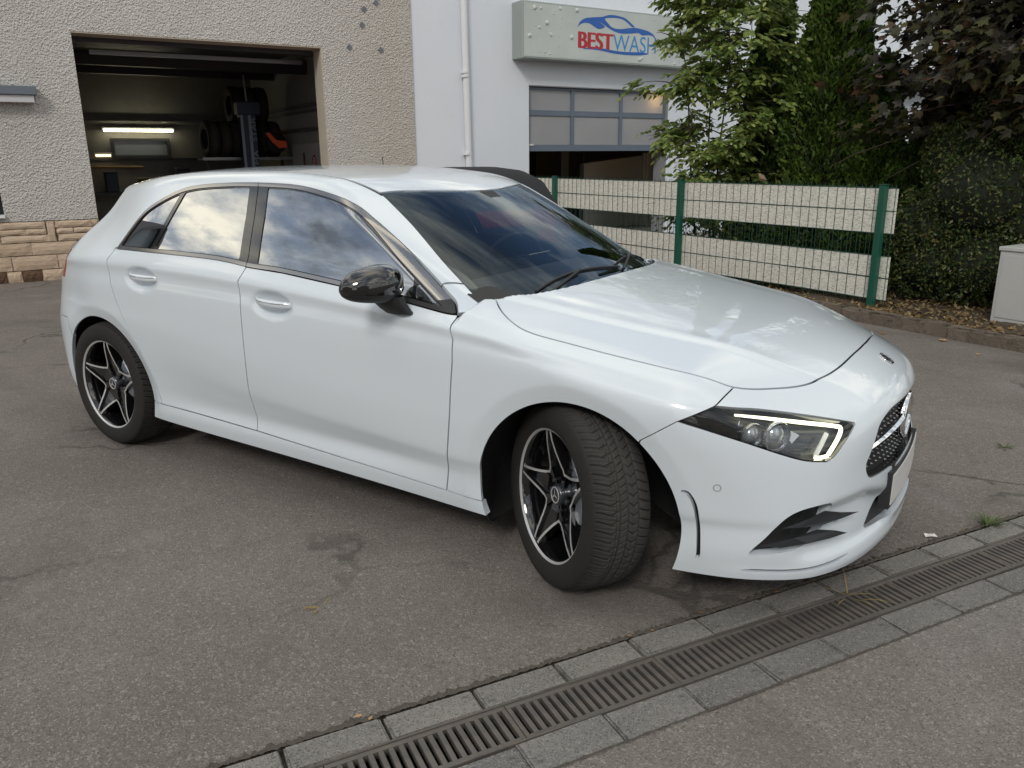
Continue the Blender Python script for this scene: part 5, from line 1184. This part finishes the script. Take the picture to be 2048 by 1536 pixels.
for o in [o for o in bpy.data.objects if o.data is tme]: bpy.data.objects.remove(o)
for i,(s_,z_) in enumerate(((3.12,1.815),(3.34,1.815),(3.56,1.815),(3.78,1.815),(4.0,1.815),(4.22,1.815),(3.6,2.40),(3.82,2.40),(4.04,2.40))):
    o=link('spare_tyre',tme); o.matrix_world=BM@Matrix.Translation((s_,3.9,z_))@Matrix.Rotation(R_(90+random.uniform(-6,6)),4,'Z'); tag(o,['used tyre at the back-window end of the workshop shelf row','second used tyre from the back-window end of the workshop shelf','third used tyre from the back-window end, just beside the lift column','used tyre standing just behind the lift column on the workshop shelf','second used tyre from the hose reel end of the workshop shelf','used tyre at the hose reel end of the workshop shelf row','upper stacked tyre nearest the back window on the shelf tyres','middle one of three tyres stacked on the shelf tyres','upper stacked tyre nearest the hose reel on the shelf tyres'][i],'tyre','tyres on the workshop shelf')
lift=wt('car_lift','dark blue two-post lift column with pale side rails in the workshop','lift',3.62,3.1,0)
LB=varied('lift_blue',(.022,.035,.075),.3,6,.5); LGREY=varied('lift_grey',(.24,.27,.33),.2,6,.5)
m=MB(); m.box((-.13,0,.012),(.13,.18,2.28)); m.build('column',LB,lift); m=MB(); m.box((-.13,-.02,.012),(-.085,-.001,2.2)); m.box((.0,-.02,.012),(.05,-.001,2.2)); m.build('rail',LGREY,lift); m=MB(); m.bbox((-.17,-.05,2.2),(.22,.22,2.42),.02); m.build('head_box',LB,lift)
m=MB(); m.tube([(.02,.05,2.42),(.0,.05,2.85)],.015,6); m.build('cable_pipe',STEELG,lift)
me=text('MA   STAR',0,.78,0,.07,LGREY,.0,'lettering'); o=link('lettering',me,lift); o.matrix_local=Matrix.Translation((.126,-.004,1.38))@Matrix.Rotation(R_(-90),4,'Y')
o['label']='vertical lettering on the column'
reel=wt('hose_reel','orange and black hose reel hanging by the white wall panel','hose reel',4.12,3.25,1.74); m=MB(); m.lathe([(.08,-.05),(.17,-.06),(.175,.0),(.17,.06),(.08,.05)],24,0); m.build('drum',SHELL,reel)
m=MB(); m.prism([(-.2,.16),(-.13,.18),(-.02,.05),(.16,.03),(.17,-.08),(.02,-.09),(-.08,.0)],1,-.09,-.062); m.build('bracket',Mat('orange_paint',(.72,.10,.03),.45).m,reel)
sg=thing('safety_notice','red notice board on the white workshop wall panel','notice',BM@Vector((4.503,1.72,1.40)),R_(65)); m=MB(); m.box((-.008,-.16,-.15),(0,.16,.15)); m.build('board',Mat('notice_red',(.40,.03,.04),.5).m,sg)
m=MB()
for i in range(5): m.box((-.0095,-.12,.09-.045*i),(-.0082,.10 if i%2 else .12,.105-.045*i))
m.build('lines_of_print',WFR,sg)
sg=thing('prohibition_sign','round red-ringed prohibition sign on the white workshop wall panel','sign',BM@Vector((4.503,2.35,1.42)),R_(65)); q=Matrix.Rotation(R_(90),4,'Z'); m=MB(); m.lathe([(0,.003),(.075,.003)],24,0,q); m.build('disc',WFR,sg); m=MB(); m.lathe([(.075,.005),(.11,.005),(.11,-.001)],28,0,q); m.box((-.0055,-.08,-.012),(-.004,.08,.012),M=Matrix.Rotation(R_(45),4,'X')); m.build('ring',Mat('sign_red',(.45,.03,.04),.5).m,sg)
sg=thing('small_label','small brown label on the white workshop wall panel','label',BM@Vector((4.503,2.9,1.46)),R_(65)); m=MB(); m.box((-.006,-.05,-.11),(0,.05,.11)); m.build('plate',Mat('label_brown',(.20,.10,.06),.6).m,sg)
bench=wt('workbench','dark cluttered workbench along the workshop back wall','bench',2.0,5.5,0); m=MB(); m.box((-1.6,0,.82),(1.6,.6,.88)); m.build('bench_top',STEELD,bench)
for x_ in (-1.5,0,1.45): m=MB(); m.box((x_,.05,.012),(x_+.06,.11,.82)); m.build('leg',STEELD,bench)
m=MB(); m.tube([(-.75,.45,1.345),(.22,.45,1.335)],.022,8); m.build('pipe_rail',varied('brass_pipe',(.30,.20,.09),.3,5,.4,metal=.5),bench)
for i,(x_,w_,h_,c_) in enumerate(((-.9,.3,.28,(.10,.08,.06)),(-.4,.22,.35,(.05,.06,.09)),(.25,.35,.22,(.16,.12,.06)),(.9,.25,.4,(.06,.06,.07)))):
    b_=wt('storage_box',['brown tool box','dark blue canister box','tan parts box','tall dark machine box'][i]+' standing on the workshop bench','box',2.0+x_,5.7,.882); m=MB(); m.bbox((-w_/2,-.13,0),(w_/2,.13,h_),.02); m.build('case',varied('box_%d'%i,c_,.3,5,.6),b_); m=MB(); m.bbox((-w_/2-.006,-.136,h_+.001),(w_/2+.006,.136,h_+.03),.006); m.build('lid',varied('lid_%d'%i,tuple(c*1.6 for c in c_),.3,5,.6),b_)
# warm bulb added behind the frosted door for a glint on its pane
wl_=thing('glint_bulb','added warm bulb making a glint behind the upper corner of the frosted wash door','lamp',BM@Vector((10.25,.28,2.46)),R_(65)); m=MB(); m.lathe([(0,-.05),(.10,-.03),(.12,0),(.10,.03),(0,.05)],16,0); m.build('globe',Mat('warm_globe',(1,.7,.3),.5,emis=(1,.6,.2),es=9).m,wl_); m=MB(); m.tube([(0,0,.1),(0,0,.3)],.015,6); m.build('stem',STEELD,wl_)
# ---- litter on the ground
LEAF=[varied('dry_leaf_%d'%i,c,.35,40,.9) for i,c in enumerate(((.32,.17,.07),(.42,.27,.13),(.20,.11,.06),(.22,.26,.08)))]
def leaf(x_,y_,z_,s_,mi,rz):
    m=MB(); n=9; v=[(0,0,.004+s_*.15)]
    for i in range(n): a=2*math.pi*i/n; r_=s_*(.55+.45*abs(math.cos(a*2.5)))*(1 if i else 1.3); v.append((r_*math.cos(a),r_*.7*math.sin(a),.003+s_*random.uniform(0,.22)))
    m.add(v,[(0,i+1,(i+1)%n+1) for i in range(n)]); o=m.build('fallen_leaf',LEAF[mi]); o.location=(x_,y_,z_); o.rotation_euler=(0,0,rz); return o
rr=random.Random(8)
for i,(x_,y_,s_,mi,lb) in enumerate(((.676,4.10,.045,1,'pale curled dry leaf lying in front of the kerb'),(.22,4.14,.035,0,'rust brown leaf lying in front of the kerb'),(.95,3.72,.025,1,'tiny tan leaf lying out from the kerb'))):
    tag(leaf(x_,y_,.001,s_,mi,rr.random()*6),lb,'leaf','leaves on the yard')
for i in range(9):
    t_=rr.uniform(-2.2,2.2); n_=rr.uniform(.785,.815); p=DM@Vector((t_,-n_,.004)); tag(leaf(p.x,p.y,.004,rr.uniform(.006,.012),rr.choice([0,0,2,1]),rr.random()*6),'small brown leaf scrap caught along the asphalt edge of the setts','leaf','leaf scraps along the setts')
pp=thing('paper_scrap','small white paper scrap beside the setts in front of the car','paper',(1.031,.245,.003),.5); m=MB(); m.add([(-.022,-.014,.001),(.0,-.016,.006),(.024,-.012,.002),(.022,.014,.004),(0,.016,.001),(-.02,.013,.005)],[(0,1,4,5),(1,2,3,4)]); m.build('sheet',Mat('paper_white',(.75,.70,.68),.8).m,pp)
# weeds: tuft by the far setts, dry stalk in the channel
GRS=varied('weed_green',(.07,.11,.025),.4,30,.8); STRAW=varied('straw',(.30,.22,.09),.35,30,.9)
def tuft(p,n,h,mat,name,label,group,seed,spread=.05):
    rr=random.Random(seed); m=MB()
    for i in range(n):
        a=rr.random()*6.28; r0=rr.random()*spread*.5; b=Vector((math.cos(a)*r0,math.sin(a)*r0,0)); d=Vector((math.cos(a)*spread*rr.uniform(.4,1.4),math.sin(a)*spread*rr.uniform(.4,1.4),h*rr.uniform(.5,1))); w_=Vector((-math.sin(a),math.cos(a),0))*.0022
        mid_=b+d*.5+Vector((0,0,h*.18)); m.add([b-w_,b+w_,mid_+w_,mid_-w_,b+d],[(0,1,2,3),(3,2,4)])
    o=m.build(name,mat); o.location=p; return tag(o,label,'weed',group)
p=DM@Vector((1.03,-.803,0)); tuft(p,46,.04,GRS,'weed_tuft','green weed tuft growing between asphalt and setts','weeds in the yard',1,.06)
p=DM@Vector((.10,-.93,0)); tuft(p,7,.03,STRAW,'dry_stalk','dry straw stalks lying across the drain grate under the bumper','weeds in the yard',2,.11)
tuft((1.22,1.55,0),20,.015,GRS,'weed_tuft','flat green leaf scrap on the open asphalt beyond the car','weeds in the yard',5,.05); tuft((-.62,-1.42,0),8,.008,STRAW,'dry_stalk','thin straw lying on the asphalt in front of the door','weeds in the yard',6,.05)
# ================= VEGETATION =================
def leaf_mat(name,cols,rough=.55,trans=.25):
    M=Mat(name,cols[0],rough,spec=.35); g=M.t.nodes.new('ShaderNodeNewGeometry'); st=[(i/(len(cols)-1),c) for i,c in enumerate(cols)]; c=M.ramp(g.outputs['Random Per Island'],*st); M.base(c)
    tr=M.t.nodes.new('ShaderNodeBsdfTranslucent'); M.l(c,tr.inputs[0]); mx=M.t.nodes.new('ShaderNodeMixShader'); mx.inputs[0].default_value=trans; M.l(M.b.outputs[0],mx.inputs[1]); M.l(tr.outputs[0],mx.inputs[2]); M.l(mx.outputs[0],M.out.inputs[0]); return M.m
def scatter(name,tv,tf,P,D,U,S,mat,parent):
    """template leaf (x along, y across, z normal) at points P with axis D, normal hint U, scale S -> one mesh"""
    D=D/np.linalg.norm(D,axis=1)[:,None]; Y=np.cross(U,D); Y/=np.linalg.norm(Y,axis=1)[:,None]+1e-9; Z=np.cross(D,Y); tv=np.array(tv,float)
    V=P[:,None,:]+S[:,None,None]*(tv[None,:,0,None]*D[:,None]+tv[None,:,1,None]*Y[:,None]+tv[None,:,2,None]*Z[:,None]); n=len(tv); tf=np.array(tf)
    F=(tf[None]+np.arange(len(P))[:,None,None]*n).reshape(-1,tf.shape[1]); o=np_mesh(name,V.reshape(-1,3),F,mat,parent,smooth=False); return tag(o,kind='stuff')
rnd=lambda n:RNG.normal(size=(n,3))
BARK=varied('bark',(.07,.052,.038),.4,12,.95,.8,60,.01)
# --- columnar thujas behind the fence
TH_T=[(0,0,0),(.28,.16,.02),(.55,.10,.0),(.72,.24,.03),(1,.03,0),(.75,-.2,.02),(.5,-.1,0),(.3,-.2,.03)]; TH_F=[(0,1,2),(0,2,6),(0,6,7),(2,3,4),(2,4,6),(4,5,6)]
TH_M=leaf_mat('thuja_green',[(.020,.042,.008),(.044,.085,.012),(.070,.122,.016),(.105,.158,.022)],.6,.15)
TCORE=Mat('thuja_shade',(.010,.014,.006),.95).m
def thuja(x,y,h,r,n,label,seed,lean=(0,0),tp=1.0):
    t=thing('thuja_tree',label,'tree',(x,y,.09),0,'thujas behind the fence'); g=np.random.default_rng(seed)
    def rad(u): return r*np.interp(u,[0,.06,.22,.42,.64,.85,1],[.85,1,.97,.70*tp,.38*tp,.27*tp,.05])
    u=g.random(n)**.85; a=g.random(n)*2*np.pi; bump=1+.13*np.sin(a*5+u*17+seed)+.10*np.sin(a*3-u*31)+.06*np.sin(a*9+u*47); rr=rad(u)*bump*(1-.16*g.random(n)**2)
    P=np.stack([rr*np.cos(a)+lean[0]*u,rr*np.sin(a)+lean[1]*u,u*h],1); out=np.stack([np.cos(a),np.sin(a),np.zeros(n)],1)
    D=out*.55+np.array([0,0,.9])+.38*g.normal(size=(n,3)); U=np.stack([-np.sin(a),np.cos(a),0*a],1)+.6*g.normal(size=(n,3)); scatter('foliage',TH_T,TH_F,P-D*.03,D,U,.055+.05*g.random(n),TH_M,t)
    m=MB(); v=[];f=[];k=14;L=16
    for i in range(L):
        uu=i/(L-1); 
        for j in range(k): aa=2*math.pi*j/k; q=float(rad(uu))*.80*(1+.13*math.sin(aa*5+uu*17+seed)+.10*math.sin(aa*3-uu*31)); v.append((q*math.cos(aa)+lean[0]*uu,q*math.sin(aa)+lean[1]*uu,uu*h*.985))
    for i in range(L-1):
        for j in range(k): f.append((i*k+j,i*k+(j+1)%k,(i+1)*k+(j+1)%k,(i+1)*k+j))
    m.add(v,f,0,True); m.build('shade_core',TCORE,t); m=MB(); m.tube([(0,0,-.1),(0,0,h*.5)],[.06,.03],8); m.build('trunk',BARK,t)  # solid dark core added inside the foliage to block light
thuja(-1.80,7.3,4.8,.40,24000,'tall slim thuja column nearest the leafy ash sapling',1)
thuja(-1.02,6.98,4.9,.52,34000,'tall broad thuja column between the slim thuja and the maple',2,tp=1.25)
thuja(-.42,6.66,2.35,.56,22000,'shorter thuja with pointed top under the maple branches',3)
thuja(.12,6.75,2.05,.52,14000,'low thuja half hidden between pointed thuja and dark hedge',4)
# --- dark privet hedge on the right
HD_T=[(0,0,0),(.35,.24,.04),(1,0,0),(.35,-.24,.04)]; HD_F=[(0,1,2),(0,2,3)]
HD_M=leaf_mat('hedge_dark',[(.014,.025,.010),(.030,.052,.015),(.056,.088,.024),(.085,.115,.030),(.13,.10,.038)],.42,.12)
hg=thing('privet_hedge','dense dark green hedge bush beside the grey cabinet','hedge',(.95,5.75,.09)); g=np.random.default_rng(5); n=70000
c=np.array([[-.62,.0,.62],[-.25,-.12,1.0],[.15,.05,.7],[.55,-.02,1.05],[.95,.1,.8],[.0,.1,1.6],[.5,.1,1.75],[1.2,.2,1.6],[-.45,.15,1.3],[.9,-.22,.32],[.35,-.28,.36],[-.15,-.25,.36],[-.55,-.15,.34],[1.3,-.1,.4]]); rs=np.array([.42,.50,.52,.50,.55,.45,.5,.55,.38,.4,.4,.4,.38,.42])
k=g.integers(0,len(c),n); d=g.normal(size=(n,3)); d/=np.linalg.norm(d,axis=1)[:,None]; lump=1+.12*np.sin(d[:,0]*9+k)*np.cos(d[:,2]*8)+.08*np.sin(d[:,1]*17); P=c[k]+d*(rs[k]*lump*(1-.22*g.random(n)**2))[:,None]; P=P[P[:,2]>.02]; dd=P*0+g.normal(size=P.shape)*.7+np.array([0,-.2,.35]); scatter('foliage',HD_T,HD_F,P,dd,g.normal(size=P.shape)+np.array([0,0,.8]),.026+.026*g.random(len(P)),HD_M,hg)
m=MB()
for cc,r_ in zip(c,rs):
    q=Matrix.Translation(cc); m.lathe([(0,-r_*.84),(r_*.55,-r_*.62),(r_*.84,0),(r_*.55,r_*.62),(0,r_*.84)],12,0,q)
m.build('shade_core',TCORE,hg)  # dark blobs added as the hedge's light-blocking core
m=MB()
for x_ in (-.5,-.1,.3,.7,1.0): m.tube([(x_,.0,-.08),(x_+.05,.02,.5)],[.025,.015],6)
m.build('stem',BARK,hg)
# --- copper maple overhanging from the right
MP=[(0,0,0)]; 
for i,(a_,r_) in enumerate(((-150,.30),(-118,.52),(-95,.30),(-62,.86),(-38,.46),(0,1.05),(38,.46),(62,.86),(95,.30),(118,.52),(150,.30))): MP.append((r_*math.cos(R_(a_))*.62+.32,r_*math.sin(R_(a_))*.62,-.10*r_+(.05 if i%2 else 0)))
MP_F=[(0,i,i+1) for i in range(1,11)]
MP_M=leaf_mat('copper_leaves',[(.016,.016,.012),(.030,.027,.019),(.050,.052,.020),(.042,.039,.033),(.085,.085,.030),(.13,.065,.045)],.42,.22)
mp=thing('maple_tree','dark copper-leaved maple overhanging the hedge and thujas','tree',(1.45,6.45,.09)); g=np.random.default_rng(9)
BR_=MB(); BR_.tube([(0,0,-.1),(.03,-.02,1.2),(-.02,0,2.4),(.0,.0,3.6)],[.10,.085,.07,.05],10); BR_.build('trunk',BARK,mp)
tw=MB(); LP=[];LD=[]
for i in range(210):
    h=g.uniform(1.9,5.0); a=g.uniform(R_(95),R_(345)); L=g.uniform(.9,2.5)*(1-.25*max(0,h-3.2)); p0=np.array([0,0,h-.35]); d=np.array([math.cos(a),math.sin(a)*.75,g.uniform(-.05,.35)]); pts=[]
    for t in np.linspace(0,1,9): q=p0+d*L*t+np.array([0,0,-.55*t*t*L*.45])+g.normal(size=3)*.02; pts.append(q)
    tw.tube([tuple(q) for q in pts],[.02*(1-.85*t) for t in np.linspace(0,1,9)],5)
    for t in np.linspace(.25,1,20):
        q=np.array(pts[min(8,int(t*8))])+(d*L/8)*(t*8-int(t*8)); 
        for _ in range(6): o_=g.normal(size=3)*np.array([.13,.13,.08]); LP.append(q+o_); LD.append(o_*2.0+d*.5+np.array([0,0,-.35])+g.normal(size=3)*.15)
for i in range(2600):                                   # dense inner crown
    q=np.array([g.normal()*.75-.35,g.normal()*.55-.25,g.uniform(1.9,4.6)]); LP.append(q); LD.append(g.normal(size=3)+np.array([-.3,-.3,-.3]))
tw.build('branches',BARK,mp); LP=np.array(LP);LD=np.array(LD); keep=LP[:,2]>1.55; LP=LP[keep];LD=LD[keep]
scatter('foliage',MP,MP_F,LP,LD,g.normal(size=LP.shape)*.55+np.array([0,0,1.]),.085+.07*g.random(len(LP)),MP_M,mp)
# --- light green ash sapling behind the fence
AS=[(0,0,0),(.3,.23,.03),(.7,.17,.0),(1,0,-.06),(.7,-.17,.0),(.3,-.23,.03),(.5,0,-.02)]; AS_F=[(0,1,6),(1,2,6),(2,3,6),(3,4,6),(4,5,6),(5,0,6)]
AS_M=leaf_mat('ash_leaves',[(.08,.13,.04),(.14,.21,.055),(.21,.29,.08),(.29,.36,.10),(.40,.43,.13)],.45,.35)
ash=thing('ash_sapling','light green leafy ash sapling rising behind the fence before the sign','tree',(-2.22,6.72,.09)); g=np.random.default_rng(21)
tk=MB(); LP=[];LD=[];LS=[]
for i in range(86):
    b=g.integers(0,4); base=np.array([[0,0,0],[.12,.1,0],[-.15,.05,0],[.05,-.08,0]][b],float); h=g.uniform(.6,3.55); a=g.uniform(0,2*np.pi); L=g.uniform(.3,.8); d=np.array([math.cos(a),math.sin(a),.35]); top=base+np.array([(-.18,.10,-.34,.0)[b]*h/2,0,h])
    pts=[top+d*L*t+np.array([0,0,-.25*t*t*L]) for t in np.linspace(0,1,6)]; tk.tube([tuple(q) for q in pts],[.009*(1-.8*t) for t in np.linspace(0,1,6)],5)
    for q in range(17):
        t=g.uniform(.2,1.05); s=pts[0]+(pts[-1]-pts[0])*t+g.normal(size=3)*.05; a2=a+g.normal()*1.1; rd=np.array([math.cos(a2),math.sin(a2),g.uniform(-.5,.4)]); rd/=np.linalg.norm(rd); rl=g.uniform(.16,.26); sd_v=np.cross(rd,[0,0,1.]); sd_v/=np.linalg.norm(sd_v)+1e-6
        for j in range(4):
            for sg in (-1,1): tt=.3+.62*j/4; p=s+rd*rl*tt+np.array([0,0,-.14*tt*tt*rl*2]); LP.append(p); LD.append(rd*.75+sg*sd_v*.8+np.array([0,0,-.35])+g.normal(size=3)*.1); LS.append(.072+.035*g.random())
        LP.append(s+rd*rl+np.array([0,0,-.28*rl])); LD.append(rd+np.array([0,0,-.5])); LS.append(.08)
tk.build('branches',BARK,ash); m=MB()
for b,(bx,by,sx_) in enumerate(((0,0,-.18),(.12,.1,.10),(-.15,.05,-.34),(.05,-.08,0))): m.tube([(bx,by,-.1),(bx+sx_*.4+.06*math.sin(b*2),by+.04,.8),(bx+sx_*.6,by-.03,1.4),(bx+sx_*1.1+.05,by+.05,2.3),(bx+sx_*1.5,by,3.2)],[.018,.016,.012,.008,.003],6)
m.build('trunk',BARK,ash); LP=np.array(LP);LD=np.array(LD);LS=np.array(LS); fl_y=(LP+np.array([-2.22,6.72-4.87,0]))@np.array([-.4226,-.9063,0]); kp=fl_y<-.12; LP,LD,LS=LP[kp],LD[kp],LS[kp]; scatter('foliage',AS,AS_F,LP,LD,g.normal(size=LP.shape)*.5+np.array([0,0,1.]),LS,AS_M,ash)
# --- dry grass and leaf litter on the bed
g=np.random.default_rng(31); n=5200; lx=g.uniform(-2.2,3.5,n); ly=.2-g.random(n)**1.6*1.1; P=np.array([tuple(FM@Vector((a,b,.1))) for a,b in zip(lx,ly)]); D=g.normal(size=(n,3))*np.array([1,1,.25])+np.array([0,0,.22])
o=scatter('leaf_litter',HD_T,HD_F,P,D,g.normal(size=(n,3))*.4+np.array([0,0,1.]),.022+.04*g.random(n),leaf_mat('dry_litter',[(.10,.065,.03),(.20,.14,.065),(.30,.22,.10),(.16,.085,.04),(.34,.28,.15)],.85,.1),None); tag(o,'dry leaves and straw covering the planting bed','litter')
# --- ivy-like weeds under the fence strip
n=5000; lx=g.uniform(.1,3.2,n); ly=-.12-g.random(n)*1.0; lz=g.random(n)**1.5*.62; P=np.array([tuple(FM@Vector((a,b,.08+c))) for a,b,c in zip(lx,ly,lz)]); D=g.normal(size=(n,3))+np.array([0,0,.4])
o=scatter('undergrowth',HD_T,HD_F,P,D,g.normal(size=(n,3))+np.array([0,0,.8]),.03+.04*g.random(n),leaf_mat('undergrowth_green',[(.010,.020,.007),(.02,.038,.010),(.035,.058,.016)],.55,.15),None); tag(o,'low dark undergrowth behind the fence','undergrowth')
